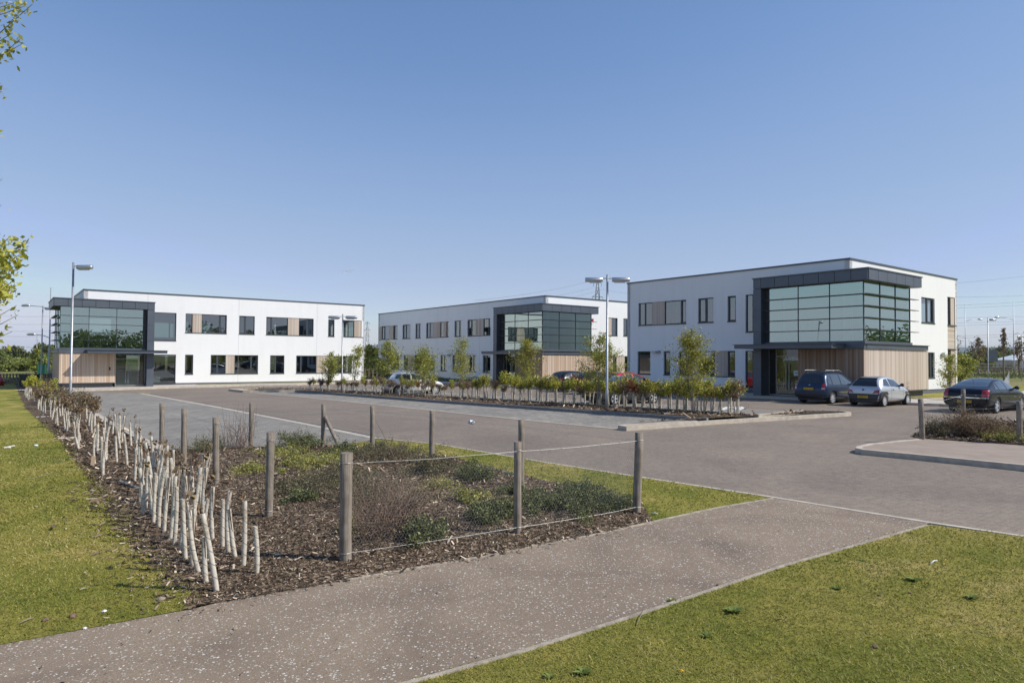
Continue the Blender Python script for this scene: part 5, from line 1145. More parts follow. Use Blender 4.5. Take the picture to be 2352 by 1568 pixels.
for i in range(n_l):
    s = s0_+(s1_-s0_)*((i+random.random())/n_l)**1.45
    j = max(q for q in range(len(cum)-1) if cum[q] <= s); a, b = ledge[j], ledge[j+1]; d = (b-a).normalized(); nn = Vector((d.y, -d.x)); nn = nn if nn.x > 0 else -nn
    p = a+d*(s-cum[j])+nn*(.2+random.random()*1.25)
    if s < 17: plant('front', random.randrange(6), p.x, p.y, lab_f, FG, (random.gauss(0, .07), random.gauss(0, .085)), random.uniform(1., 1.22))
    elif s < 34: plant(random.choice(['brown', 'front', 'front', 'front', 'front']), random.randrange(4), p.x, p.y, lab_f, FG, (random.gauss(0, .07), random.gauss(0, .09)), random.uniform(.95, 1.15))
    else: plant(random.choice(['brown', 'brown', 'front', 'front', 'yellow']), random.randrange(4), p.x, p.y, lab_b, FG, (random.gauss(0, .1), random.gauss(0, .1)), random.uniform(.95, 1.2))
# guards lying flat
for i, (b, e, lb) in enumerate([((566, 757), (760, 742), 'guard lying across the bark edge of the lawn'), ((380, 474), (535, 482), 'thin guard lying at the lawn edge, farthest of the fallen ones'), ((355, 541), (475, 535), 'pale fallen guard on the lawn edge halfway up the row'), ((1180, 1180), (1545, 1318), 'long fallen guard lying behind the upright ones near the front'), ((30, 850), (140, 828), 'short white tube fragment lying out on the lawn')]):
    o_, s_ = (0, 1360), 2.614; f_ = lambda q: G((q[0]/s_)/1.63265, (1360+q[1]/s_)/1.63265); a, c = f_(b), f_(e)
    mb = MB(); mb.tube([(0, 0, 0), (c[0]-a[0], c[1]-a[1], .0)], .022, 10, cap=False); o = mb.build('fallen_guard', M['guard'], None, True); o.location = (a[0], a[1], H(*a)+.04); tag(o, lb, 'tree guard', 'fallen spiral guards')

# ---------------- shrubs and ground cover inside the fence
def shrub(label, u, v, wpx, h, mat, nl, ntw, leaf=.028, dep=1., seed=0, group=None, cat='shrub', name='shrub', twm='twig', flat=.5, twl=1., up=0):
    rs = np.random.default_rng(300+seed); x, y = G(u, v); w_ = wpx/F*y/2; d_ = w_*dep*1.6; root = empty(name, (x, y, H(x, y)+.02+up), 0, label, cat, group)
    mb = MB(); cen = []
    for i in range(ntw):
        a = rs.uniform(0, 6.283); q = rs.random()**.6; el_ = rs.uniform(.15, 1.)
        b0 = Vector((rs.normal()*w_*.3, rs.normal()*d_*.3, 0)); e = Vector((b0.x+math.cos(a)*w_*q*.8, b0.y+math.sin(a)*d_*q*.8, h*twl*(1-.55*q*q)*rs.uniform(.55, 1.15)))
        mid = b0.lerp(e, .5)+Vector((rs.normal()*.02, rs.normal()*.02, h*.12)); mb.tube([b0, mid, e], [.005, .0035, .0015], 4, cap=False, rv=0)
        m_ = int((2.4 if mat in ('leafC', 'leafW', 'leafG') else 1.6)*nl/ntw*rs.uniform(.3, 1.7)); tt = rs.uniform(.1, 1.05, m_)[:, None]; P = np.array(b0)*(1-tt)**2+2*np.array(mid)*tt*(1-tt)+np.array(e)*tt**2
        cen.append(P*np.array([1, 1, 1/twl if twl > 1 else 1])+rs.normal(size=(m_, 3))*np.array([.05, .05, .035]))
    if mb.f: mb.build('twigs', M[twm], root)
    C = np.concatenate(cen); C[:, 2] = np.abs(C[:, 2]); leaf_obj('foliage', C, leaf*1.25, mat, root)
    return root
SG = 'low shrubs in the fenced bed'
SH = [ # label, u, v, width px, height, mat, leaves, twigs, leaf
 ('dark green spreading shrub in front of the right corner post', 1330, 1160, 230, .24, 'leafG', 5200, 60, .026),
 ('green prostrate shrub just right of the thin front post', 1245, 1165, 120, .2, 'leafG', 2200, 26, .026),
 ('dark low shrub with small twigs left of the right corner post', 1410, 1165, 90, .18, 'leafG', 1400, 20, .024),
 ('bright green low shrub left of the thin front post', 1130, 1190, 130, .22, 'leafG', 2600, 30, .028),
 ('bushy green plant behind the thin front post', 1090, 1100, 110, .3, 'leafG', 1900, 24, .026),
 ('fresh yellow green plant between corner post and thin post', 1075, 1150, 70, .2, 'leafC', 900, 14, .034),
 ('green and yellow plant in front of the dead brown shrub', 975, 1235, 110, .22, 'leafG', 1600, 18, .034),
 ('large tangled dead brown shrub behind the corner post', 905, 1215, 260, .5, 'leafB', 1100, 240, .02),
 ('dry brown twiggy shrub left of the dead brown shrub', 850, 1150, 190, .36, 'leafW', 2200, 130, .022),
 ('dark purplish shrub at the foot of the back fence posts', 900, 1050, 190, .32, 'leafW', 3000, 60, .024),
 ('dark green shrub in front of the fourth back post', 985, 1085, 130, .36, 'leafW', 2600, 40, .026),
 ('broad yellow green creeping shrub left of the corner post', 720, 1065, 190, .16, 'leafC', 4200, 40, .03),
 ('pale yellow creeping shrub behind the stout second post', 660, 1040, 130, .14, 'leafC', 2400, 26, .03),
 ('small yellow creeping clump between the second and third posts', 575, 1085, 80, .14, 'leafC', 1300, 16, .028),
 ('green shrub with upright shoots before the braced post', 690, 1030, 130, .42, 'leafG', 2600, 46, .028),
 ('low green shrub right of the braced post', 790, 1045, 110, .28, 'leafG', 1700, 28, .028),
 ('dark shrub with bare reddish twigs beside the left fence posts', 480, 1035, 110, .34, 'leafG', 1500, 60, .024),
 ('sparse tall bare twig shrub left of the far post', 545, 1030, 110, .85, 'leafB', 240, 60, .022),
 ('purplish brown mat of shrub in the middle of the bed', 780, 1110, 200, .24, 'leafW', 3600, 60, .024),
 ('greenish brown shrub right of the stout second post', 700, 1125, 170, .16, 'leafW', 2000, 30, .026),
 ('dark green tuft on the bark right of the second post', 690, 1150, 70, .14, 'leafG', 700, 10, .028),
 ('small green mat on the bark behind the thin front post', 1180, 1130, 90, .16, 'leafG', 900, 12, .024),
 ('low twiggy shrub at the back edge of the corner lawn', 860, 1038, 120, .22, 'leafG', 1300, 30, .024),
 ('small dry shrub in the open bark right of centre', 1010, 1120, 100, .16, 'leafC', 500, 26, .022),
 ('tiny yellow green shrub at the front wire near the corner post', 800, 1225, 40, .2, 'leafC', 250, 12, .024),
]
for i, (lb, u, v, wp, h, mt, nl, nt2, lf) in enumerate(SH): shrub(lb, u, v, wp, h, mt, nl, nt2, lf, seed=i, group=SG, twl=1.3 if 'twig' in lb or 'shoots' in lb or 'dead' in lb else 1.)
# tall bare stem rising from the dead shrub
x, y = G(925, 1200); r_ = empty('bare_sapling', (x, y, H(x, y)), 0, 'single tall bare arching stem rising above the dead brown shrub', 'sapling')
mb = MB(); s_ = y/F; mb.tube([(0, 0, 0), (.01, 0, .35), (-.03, .02, .62), (-.16, .05, .95), (-.33, .08, 1.28), (-.42, .1, 1.42)], [.011, .009, .007, .005, .003, .002], 6)
mb.build('stem', M['twig'], r_, True)
mb = MB()
for i in range(34):
    a = random.uniform(0, 6.28); l_ = random.uniform(.12, .5); z = random.uniform(.02, .3); mb.tube([(0, 0, z), (math.cos(a)*l_*.5, math.sin(a)*l_*.3, z+l_*.55), (math.cos(a)*l_, math.sin(a)*l_*.5, z+l_*.8)], [.005, .0035, .0015], 4, cap=False)
mb.build('side_twigs', M['stub'], r_)
# shrubs of the right hand bed, and the brown ones near the left lamp
for i, (lb, u, v, wp, h, mt, nl, ntw) in enumerate([('small bushy brown green shrub beside the leaning fence post', 2152, 1012, 56, .5, 'leafW', 1500, 90), ('large rust brown feathery shrub behind the second right post', 2225, 1014, 110, .78, 'leafB', 4200, 220), ('rust and yellow shrub right of the second right post', 2285, 1016, 90, .5, 'leafB', 2600, 120), ('yellowish low cover between the right hand posts', 2310, 1024, 90, .24, 'leafC', 1700, 40), ('brown shrub at the rightmost fence post', 2362, 1018, 60, .55, 'leafB', 1200, 60)]):
    shrub(lb, u, v, wp, h, mt, nl, ntw, .03, seed=60+i, group='shrubs in the right hand bed', up=.12)
for i, (lb, u, v, wp, h, mt, nl, ntw) in enumerate([('feathery brown shrub right of the tall left lamp post', 184, 944, 46, .95, 'leafW', 1300, 200), ('reddish brown shrub at the foot of the tall left lamp post', 150, 940, 44, .9, 'leafW', 1200, 110), ('olive and brown shrub left of the tall left lamp post', 118, 930, 50, .95, 'leafH', 700, 60), ('rust brown shrub farthest along the left bed', 78, 905, 40, .9, 'leafB', 900, 60), ('reddish shrub between the two left lamp posts', 98, 918, 40, .95, 'leafB', 900, 60)]):
    shrub(lb, u, v, wp, h, mt, nl, ntw, .05, seed=80+i, group='brown shrubs near the left lamp post')

# ---------------- scattered stuff: bark chips, grass blades, litter
def in_poly(P, poly):
    x, y = P[:, 0], P[:, 1]; c = np.zeros(len(P), bool); j = len(poly)-1
    for i in range(len(poly)):
        xi, yi = poly[i][:2]; xj, yj = poly[j][:2]
        m_ = ((yi > y) != (yj > y)) & (x < (xj-xi)*(y-yi)/(yj-yi+1e-12)+xi); c ^= m_; j = i
    return c
def scatter(n, poly, r0_, r1_, a0, a1, jag=0.):
    r = r0_*(r1_/r0_)**rng.random(n); a = rng.uniform(a0, a1, n); P = np.stack([r*np.sin(a), r*np.cos(a)], 1)
    return P[in_poly(P+rng.normal(size=P.shape)*jag, poly)]
def Hn(P): return TA*np.clip(P[:, 0], -70, 70)+TB*P[:, 1]
def chips(name, P, size, off, big=1., rv=None, flat=.35):
    n = len(P); r = np.hypot(P[:, 0], P[:, 1]); s = size*rng.lognormal(0, .45, n)*np.clip(r/9, .8, 3.)
    a = rng.uniform(0, 6.283, n); tilt = rng.normal(size=n)*flat; t2 = rng.normal(size=n)*flat; d = np.stack([np.cos(a)*np.cos(tilt), np.sin(a)*np.cos(tilt), np.sin(tilt)], 1); e = np.stack([-np.sin(a)*np.cos(t2), np.cos(a)*np.cos(t2), np.sin(t2)], 1)
    C = np.concatenate([P, (Hn(P)+off+np.abs(np.sin(tilt))*s*.5+rng.random(n)*.012)[:, None]], 1); w_ = (s*rng.uniform(.16, .42, n))[:, None]; s = s[:, None]
    V = np.stack([C-d*s*.5-e*w_*.4, C+d*s*.45-e*w_*.5, C+d*s*.5+e*w_*.4, C-d*s*.5+e*w_*.5], 1)
    o = np_mesh(name, V, None, M['chip'], rng.random(n)**1.25 if rv is None else rv); return tag(o, kind='stuff')
AL, AR = -.75, .78
ch = chips('bark_chips', scatter(120000, bed, 5.2, 30, AL, .45, .04), .03, .022); tag(ch, 'brown and pale bark chips covering the planting bed', 'bark mulch')
isl_ch = chips('island_bark_chips', scatter(50000, islP, 20, 60, -.5, .6), .035, IO+.01); tag(isl_ch, 'dark bark chips covering the car park island', 'bark mulch')
rb_ch = chips('right_bark_chips', scatter(30000, rb, 17, 30, .3, .8), .035, .14); tag(rb_ch, 'dark bark chips in the small right hand bed', 'bark mulch')
# chips strayed on lawn and path edge
edgeL = Gs([(-10, 1100), (200, 1100), (265, 1170), (310, 1240), (370, 1300), (450, 1395), (500, 1386), (780, 1336), (1130, 1276), (1400, 1222), (1520, 1200), (1540, 1215), (1400, 1245), (1130, 1300), (800, 1362), (520, 1415), (420, 1430), (250, 1440)])
P = scatter(80000, edgeL, 5.2, 15, AL, .4, .03); bedp = np.array(ledge)
def dist_edge(P, L):
    d = np.full(len(P), 9.)
    for a, b in zip(L, L[1:]):
        a = np.array(a); b = np.array(b); t = np.clip(((P-a)@(b-a))/((b-a)@(b-a)), 0, 1); d = np.minimum(d, np.linalg.norm(P-(a+t[:, None]*(b-a)), axis=1))
    return d
EL = [tuple(p) for p in ledge]+[]; EL2 = Gs([(448, 1398), (500, 1386), (780, 1336), (1130, 1276), (1400, 1222), (1500, 1199)])
dd = np.minimum(dist_edge(P, [tuple(p) for p in ledge])/.26, dist_edge(P, EL2)/.06); P = P[rng.random(len(P)) < np.exp(-dd*1.3)]
st_ = chips('stray_bark_chips', P, .042, .024, flat=.2); tag(st_, 'bark chips strayed onto the lawn and path edges', 'bark mulch')
P = scatter(2600, path, 4.2, 16, AL, .78); pd = chips('path_debris', P, .014, .016, rv=rng.random(len(P))*.5, flat=.15); tag(pd, 'fine dark bark crumbs and grit on the path', 'grit')
def grass(name, poly, n, r0_, r1_, a0, a1, hh, label, jag=.035):
    P = scatter(n, poly, r0_, r1_, a0, a1, jag); keep = rng.random(len(P)) < 1.; n = len(P); r = np.hypot(P[:, 0], P[:, 1]); a = rng.uniform(0, 6.283, n); h = hh*rng.uniform(.5, 1.25, n)*np.clip(r/9, 1, 1.5)
    w_ = np.clip(r*.00075, .0035, .012)*rng.uniform(.7, 1.3, n); lean = rng.normal(size=(n, 2))*(h*1.1)[:, None]
    nz = np.sin(P[:, 0]*2.3+P[:, 1]*1.1)+np.sin(P[:, 0]*.9-P[:, 1]*1.7+1)+np.sin(P[:, 0]*4.1+2)*.5+np.sin(P[:, 1]*5.3-P[:, 0]*3.1)*.6
    z = Hn(P)+.012; B = np.concatenate([P, z[:, None]], 1); sd = np.stack([np.cos(a)*w_, np.sin(a)*w_, 0*a], 1); T = B+np.concatenate([lean, h[:, None]], 1)
    V = np.stack([B-sd, B+sd, T], 1); rv = np.clip(rng.beta(2.2, 2.6, n)+nz*.06-.05+.16*np.sin(P[:, 0]*.8+P[:, 1]*.55+1.)*np.sin(P[:, 1]*.7-P[:, 0]*.35), 0, 1)
    o = np_mesh(name, V, None, M['blade'], rv); return tag(o, label, 'grass', kind='stuff')
grass('right_grass', lawnR, 190000, 4.2, 15, -.2, .78, .021, 'short mown grass of the right foreground lawn')
grass('left_grass', lawnL, 170000, 5.2, 30, -.85, -.25, .022, 'short mown grass of the lawn on the left')
grass('corner_grass', lawnT, 60000, 9, 24, -.3, .45, .024, 'grass of the corner lawn between fence and road')
# weeds, dandelions, stones and sticks on the lawns
def weed(label, u, v, r_, mat='leafG', n=26, name='weed', cat='weed'):
    x, y = G(u, v); root = empty(name, (x, y, H(x, y)+.012), 0, label, cat, 'broad leaved weeds on the right lawn'); V = []
    for i in range(n):
        a = rng.uniform(0, 6.283); l_ = r_*rng.uniform(.5, 1.1); w_ = l_*.2; e = rng.uniform(.25, .9); d = np.array([math.cos(a), math.sin(a), 0]); s_ = np.array([-math.sin(a), math.cos(a), 0]); z = np.array([0, 0, 1.])
        V.append([d*l_*.1, d*l_*.55+s_*w_+z*l_*e*.5, d*l_+z*l_*e*.55, d*l_*.55-s_*w_+z*l_*e*.5])
    np_mesh('leaves', np.array(V), None, M[mat], rng.uniform(.55, 1, n), root); return root
for i, (u, v, r_, lb) in enumerate([(1684, 1408, .1, 'largest weed tuft, in the middle of the right lawn'), (1622, 1465, .06, 'small weed tuft below the largest one'), (1545, 1383, .05, 'weed growing at the concrete edge of the path'), (2232, 1377, .08, 'weed tuft at the right of the lawn'), (1922, 1355, .06, 'flat weed left of the dandelion'), (2098, 1336, .08, 'pale grassy weed tuft near the dandelion'), (1338, 1550, .08, 'weed tuft near the bottom edge of the photo'), (1262, 1560, .05, 'small weed by the path edge at the bottom'), (1923, 1291, .04, 'small weed nearest the far end of the path'), (1980, 1290, .04, 'tiny weed in the far corner of the right lawn')]): weed(lb, u, v, r_, 'weed', 44)
def dandelion(label, u, v):
    x, y = G(u, v); root = empty('dandelion', (x, y, H(x, y)+.012), 0, label, 'flower', 'dandelions on the right lawn')
    mb = MB(); mb.tube([(0, 0, 0), (.004, 0, .03)], .002, 5); mb.build('stalk', M['lawn'], root)
    mb = MB()
    for ring, (rr, zz) in enumerate(((.02, .03), (.014, .036), (.007, .04))):
        for k_ in range(12):
            a = k_*math.pi/6+ring; mb.quad((0, 0, zz), (rr*.6*math.cos(a-.2), rr*.6*math.sin(a-.2), zz+.002), (rr*math.cos(a), rr*math.sin(a), zz), (rr*.6*math.cos(a+.2), rr*.6*math.sin(a+.2), zz+.002))
    mb.build('petals', plain('dandelion yellow', (.8, .5, .01), .6), root)
dandelion('yellow dandelion by the white stick on the right lawn', 2172, 1294); dandelion('yellow dandelion at the bottom edge left of the lawn', 1566, 1553)
def stick(label, a, b, r_, mat='stub', nm='stick', cat='stick', grp='sticks and litter on the lawns'):
    A_, B_ = G(*a), G(*b); m_ = ((B_[0]-A_[0])/2, (B_[1]-A_[1])/2); mb = MB(); mb.tube([(0, 0, .01), (m_[0]+.01, m_[1]+.01, .025), (m_[0]*2, m_[1]*2, .012)], [r_, r_*.9, r_*.6], 6); o = mb.build(nm, M[mat], None, True); o.location = (*A_, H(*A_)+.015); tag(o, label, cat, grp)
stick('pale split wood piece beside the dandelion on the right lawn', (2137, 1299), (2153, 1292), .008, 'white')
stick('long pale stick lying out on the left lawn', (59, 1104), (136, 1089), .006)
stick('pale stick near the path at the bottom left', (42, 1438), (78, 1425), .006)
stick('pale twig lying across the lawn below the guards', (122, 1061), (195, 1052), .006)
stick('white wood piece on the corner lawn near the corner post', (1494, 1183), (1512, 1184), .008, 'white')
stick('thin twig standing slanted on the lower right lawn', (1462, 1441), (1478, 1406), .003)
stick('dark twig on the lower right lawn', (1780, 1430), (1808, 1434), .005, 'twig')
def stone(label, u, v, r_, mat):
    bm = bmesh.new(); bmesh.ops.create_icosphere(bm, subdivisions=2, radius=r_)
    for q in bm.verts: q.co *= random.uniform(.75, 1.15); q.co.z *= .6
    me = bpy.data.meshes.new('stone'); bm.to_mesh(me); bm.free(); me.materials.append(M[mat]); o = bpy.data.objects.new('stone', me); COL.objects.link(o); x, y = G(u, v); o.location = (x, y, H(x, y)+.014+r_*.3); tag(o, label, 'stone', 'stones on lawns and path')
for i, (u, v, r_, mt, lb) in enumerate([(20, 1030, .05, 'white', 'white scrap of paper like stone at the left edge of the lawn'), (83, 1025, .05, 'paleblue', 'pale glassy lump on the left lawn'), (239, 1408, .022, 'white', 'small white stone near the path on the left lawn'), (370, 1381, .04, 'pink', 'pinkish stone at the corner of bark and lawn'), (168, 1420, .035, 'twig', 'dark clod on the left lawn by the path'), (195, 1447, .018, 'white', 'white pebble on the grass edge of the path'), (540, 1448, .02, 'pink', 'pinkish pebble on the path'), (1392, 1139, .05, 'white', 'crumpled white paper piece on the corner lawn edge'), (1006, 1365, .02, 'pink', 'small pebble on the far side of the path'), (1650, 1347, .02, 'twig', 'dark clod on the right lawn'), (2020, 1371, .02, 'twig', 'dark clod left of the weed tuft'), (2090, 1365, .02, 'twig', 'reddish clod on the right lawn'), (2010, 1490, .025, 'twig', 'dark dead tuft low on the right lawn'), (105, 1428, .03, 'twig', 'second dark clod on the left lawn')]): stone(lb, u, v, r_, mt)
# pale film lying behind the hedge end, green twine on the corner lawn
mb = MB(); a, b = G(1655, 960), G(1722, 962); pts = []
for i in range(9):
    t = i/8; pts.append((a[0]+(b[0]-a[0])*t, a[1]+(b[1]-a[1])*t+.2))
bm = bmesh.new(); bmesh.ops.create_grid(bm, x_segments=14, y_segments=8, size=1)
for q in bm.verts: q.co = Vector((q.co.x*.62, q.co.y*.22, .06+.05*math.sin(q.co.x*5+q.co.y*3)+random.uniform(0, .03)))
me = bpy.data.meshes.new('plastic_film'); bm.to_mesh(me); bm.free(); me.materials.append(M['white']); o = bpy.data.objects.new('plastic_film', me); COL.objects.link(o); x, y = G(1690, 950); o.location = (x, y+.4, H(x, y)+IO); o.rotation_euler = (0, 0, .3); tag(o, 'white plastic film lying behind the right end of the island hedge', 'plastic film')
mb = MB(); x, y = G(1150, 1092); mb.tube([(0, 0, .02), (.1, .03, .035), (.2, 0, .02), (.32, .04, .03)], .008, 5); mb.tube([(.3, .02, .02), (.2, -.04, .02), (.05, -.03, .03)], .007, 5); o = mb.build('green_twine', M['green_net'], None, True); o.location = (x, y, H(x, y)+.02); tag(o, 'bright green twine lying on the corner lawn behind the thin post', 'twine')

# low growth filling the island hedge
def undergrowth():
    n = 5000; t = rng.random(n); c = np.array(ia)[None]+np.array(dv)[None]*(t*L_)[:, None]+np.array(nv)[None]*(rng.random(n)*1.3+.15)[:, None]; k_ = rng.random(n)
    C = np.concatenate([c, (Hn(c)+IO+.03+.45*rng.random(n)**1.5)[:, None]], 1)
    o = np_mesh('hedge_undergrowth', leaves_np(C, .05, .35), None, M['leafW'], rng.random(n)); tag(o, 'brown dry undergrowth between the guards of the island hedge', 'undergrowth', kind='stuff')
undergrowth()

P = scatter(26000, bed, 7.5, 26, -.6, .4); kk = np.sin(P[:, 0]*1.7+P[:, 1]*.9)+np.sin(P[:, 0]*.8-P[:, 1]*2.1+2)+np.sin(P[:, 0]*3.9+P[:, 1]*3.1); P = P[(kk > -.2) & (P[:, 0] > -P[:, 1]*.44-.6+np.clip((12-P[:, 1])*.2, 0, 2))]
C = np.concatenate([P, (Hn(P)+.03+.1*rng.random(len(P))**2)[:, None]], 1); o = np_mesh('dry_litter', leaves_np(C, .028, .35), None, M['leafW'], rng.random(len(C))); tag(o, 'dry leaf litter and low creeping growth between the shrubs of the bed', 'leaf litter', kind='stuff')

P = scatter(30000, bed, 9, 26, -.6, .3); kk = np.sin(P[:, 0]*1.3+P[:, 1]*1.4+.5)+np.sin(P[:, 0]*2.8-P[:, 1]*1.1); P = P[(kk > .1) & (P[:, 0] > -P[:, 1]*.4) & (P[:, 1] > 10.5)]
C = np.concatenate([P, (Hn(P)+.03+.14*rng.random(len(P))**1.5)[:, None]], 1); o = np_mesh('creeping_cover', leaves_np(C, .032, .45), None, M['leafC'], rng.random(len(C))*.9); tag(o, 'low yellowish green creeping cover over the back of the bed', 'ground cover', kind='stuff')

# ------------------------------------------------------------------ far surroundings
def pylon(label, u, Y, vt, wfrac=.17):
    x, y = AT(u, Y); h = topz(x, y, vt)+2; root = empty('pylon', (x, y, -2), 0, label, 'pylon', 'electricity pylons in the distance')
    mb = MB(); r_ = h*.0035
    lev = [0, .2, .38, .54, .68, .8, .9, 1.]; hw = [h*w for w in (.085, .06, .043, .032, .026, .022, .016, .004)]
    for sx, sy in ((-1, -1), (1, -1), (1, 1), (-1, 1)): mb.tube([(sx*w, sy*w, h*l) for l, w in zip(lev, hw)], r_, 4)
    for i in range(len(lev)-1):
        z0_, z1_, a, b = h*lev[i], h*lev[i+1], hw[i], hw[i+1]
        for (p, q) in (((-1, -1), (1, -1)), ((1, -1), (1, 1)), ((1, 1), (-1, 1)), ((-1, 1), (-1, -1))):
            mb.tube([(p[0]*a, p[1]*a, z0_), (q[0]*b, q[1]*b, z1_)], r_*.6, 4); mb.tube([(q[0]*a, q[1]*a, z0_), (p[0]*b, p[1]*b, z1_)], r_*.6, 4); mb.tube([(p[0]*b, p[1]*b, z1_), (q[0]*b, q[1]*b, z1_)], r_*.6, 4)
    mb.build('lattice_mast', M['steel'], root)
    for l, w in ((.96, wfrac*.75), (.8, wfrac), (.66, wfrac*.8)):
        mb = MB(); z = h*l
        for sg in (-1, 1):
            mb.tube([(0, 0, z), (sg*h*w*.5, 0, z)], r_, 4); mb.tube([(sg*h*.01, 0, z+h*.03), (sg*h*w*.5, 0, z)], r_*.7, 4); mb.tube([(sg*h*w*.5, 0, z), (sg*h*w*.5, 0, z-h*.045)], r_*.7, 4)
        mb.build('cross_arm', M['steel'], root)
    return root
pylon('lattice pylon rising behind the roof of the middle office', 1372, 330, 641, .12)
pylon('distant pylon in the gap between the left and middle offices', 843, 420, 738, .14)
pylon('tiny hazy pylon far away left of the left lamp posts', 85, 900, 780, .16)
def cable(label, a, b, sag, r_=.035, grp='power cables in the sky'):
    """a, b: (u, v, distance)"""
    pa, pb = [Vector((AT(u, Y)[0], Y, topz(AT(u, Y)[0], Y, v))) for u, v, Y in (a, b)]; mb = MB(); n = 14
    mb.tube([pa.lerp(pb, i/n)-Vector((0, 0, sag*4*(i/n)*(1-i/n))) for i in range(n+1)], r_, 5, rv=0); o = mb.build('power_cable', M['louvre'], None); tag(o, label, 'power cable', grp)
right = [(2150, 654, 2500, 617), (2150, 683, 2500, 672), (2150, 703, 2500, 682), (2150, 709, 2500, 690), (2150, 742, 2500, 730), (2150, 748, 2500, 736), (2150, 772, 2500, 758), (2150, 777, 2500, 764), (2150, 793, 2500, 789), (2150, 798, 2500, 794), (2150, 823-14, 2500, 802), (2150, 735-5, 2500, 720)]
nm = ['topmost', 'second', 'third', 'fourth', 'fifth', 'sixth', 'seventh', 'eighth', 'ninth', 'tenth', 'lowest', 'faint middle']
for i, (u0_, v0_, u1_, v1_) in enumerate(right): cable('%s power cable from the top in the sky right of the right office' % nm[i] if i < 10 else '%s power cable in the sky right of the right office' % nm[i], (u0_, v0_, 260), (u1_, v1_, 260), .4, .04 if i != 0 else .03)
for i, (a, b) in enumerate([((1360, 661, 329), (1080, 706, 200)), ((1384, 664, 329), (1170, 706, 220)), ((1384, 664, 331), (1480, 674, 420)), ((1360, 644, 329), (1090, 690, 200))]):
    cable(['upper left cable running from the pylon behind the middle office', 'lower left cable running from the pylon behind the middle office', 'cable running right from the pylon behind the middle office', 'faint top cable left of the pylon behind the middle office'][i], a, b, 1., .035)
for i, v in enumerate((722, 740, 756, 768)): cable(['highest', 'second', 'third', 'lowest'][i]+' thin cable in the sky left of the left office', (-80, v, 300), (122, v+4, 300), .5, .035)
# hills
def hill(label, u0_, u1_, Y, prof, mat, depth=600):
    mb = MB(); n = len(prof); top = []; bot = []; bk = []
    for i, v in enumerate(prof):
        u = u0_+(u1_-u0_)*i/(n-1); x, y = AT(u, Y); z = topz(x, Y, v); top.append((x, Y, z)); bot.append((x, Y-depth, -12)); bk.append((x*1.1, Y+depth, -12))
    for i in range(n-1): mb.quad(bot[i], bot[i+1], top[i+1], top[i]); mb.quad(top[i], top[i+1], bk[i+1], bk[i])
    o = mb.build('hills', mat, None, True); tag(o, kind='structure')
rs_ = random.Random(3)
hm = plain('far blue green moor', (.1, .125, .11), 1, var=.3, scale=.003, spec=0)
hill('', -900, 700, 3200, [812+rs_.uniform(-2, 2) for _ in range(40)], hm, 900)
hill('', 700, 1700, 2600, [796, 797, 798, 799, 800, 802, 803, 804, 806, 808, 810, 812, 814], hm, 900)
hill('', 1650, 3400, 4200, [812, 808, 803, 800, 799, 797, 797, 796, 795, 796, 795, 794, 793, 794, 795, 796, 797, 798], hm, 1200)
# middle distance field seen in the gap, with a row of small trees on its crest
for i, u in enumerate((849, 853, 857, 861, 866, 870)):
    far_tree('small dark tree on the hill crest between the two offices, one of a row', u, 1600, 792, 5, 'far', 120, 200+i, group='trees on the crest of the far hill', leafk=.0012)
# rail fence behind the gap and rabbit guards of the far hedge on the right
def rail_fence(label, pts, h, n):
    base = g3(pts[0]); root = empty('rail_fence', base, 0, label, 'fence', None); tot = [Vector(p) for p in pts]
    for a, b in zip(tot, tot[1:]):
        for i in range(n+1):
            p = a.lerp(b, i/n); mb = MB(); mb.box(-.05, .05, -.05, .05, -.1, h); o = mb.build('post', M['post'], root); o.location = (p.x-base[0], p.y-base[1], H(p.x, p.y)-base[2])
        for k_ in range(3):
            z = h*(.3+.3*k_); mb = MB(); mb.tube([(a.x-base[0], a.y-base[1]-.06, H(a.x, a.y)+z-base[2]), (b.x-base[0], b.y-base[1]-.06, H(b.x, b.y)+z-base[2])], .04, 5); mb.build('rail', M['post'], root)
rail_fence('wooden rail fence closing the gap between the left and middle offices', [AT(830, 76), AT(876, 72)], 1.3, 5)
rail_fence('long timber fence along the road beyond the right hand field', [AT(2225, 112), AT(2420, 112)], 1.5, 22)
rail_fence('low timber fence across the field behind the left lawn', [AT(-60, 62), AT(118, 66)], 1.0, 24)
def hedge_stuff(name, label, p, q, h, w_, n, mat='leafB', leaf=.12):
    t = rng.random(n)[:, None]; P = np.array(p)*(1-t)+np.array(q)*t+rng.normal(size=(n, 2))*w_*.4; z = Hn(P)+rng.random(n)**.8*h*(.7+.3*np.sin(P[:, 0]*1.3)); C = np.concatenate([P, z[:, None]], 1)
    o = np_mesh(name, leaves_np(C, leaf, .6), None, M[mat], rng.random(n)); tag(o, label, 'hedge', kind='stuff')
hedge_stuff('roadside_hedge', 'brown roadside hedge along the far right fence', AT(2215, 113), AT(2420, 113), 1.7, 1.2, 6000, 'leafW', .16)
hedge_stuff('field_hedge', 'low brown hedge across the field behind the left lawn', AT(-60, 64), AT(124, 69), .9, .9, 7000, 'leafW', .1)
hedge_stuff('field_scrub', 'rough tussocks in the field at far left', AT(-60, 76), AT(124, 82), .7, 9, 5000, 'far2', .16)
hedge_stuff('rough_tussocks', 'rough tussocks in the field at far right', AT(2215, 85), AT(2420, 85), .35, 14, 6000, 'far', .16)
# bushes planted by the middle office wall
hedge_stuff('wall_planting', 'dark low planting along the foot of the middle and right offices', (8.6, 49.8), (13.6, 43.8), .45, .9, 5000, 'leafG', .06)
hedge_stuff('wall_planting', 'dark low planting below the shaded wall of the middle office', (-14, 79), (-3, 65), .6, .8, 5000, 'leafG', .08)
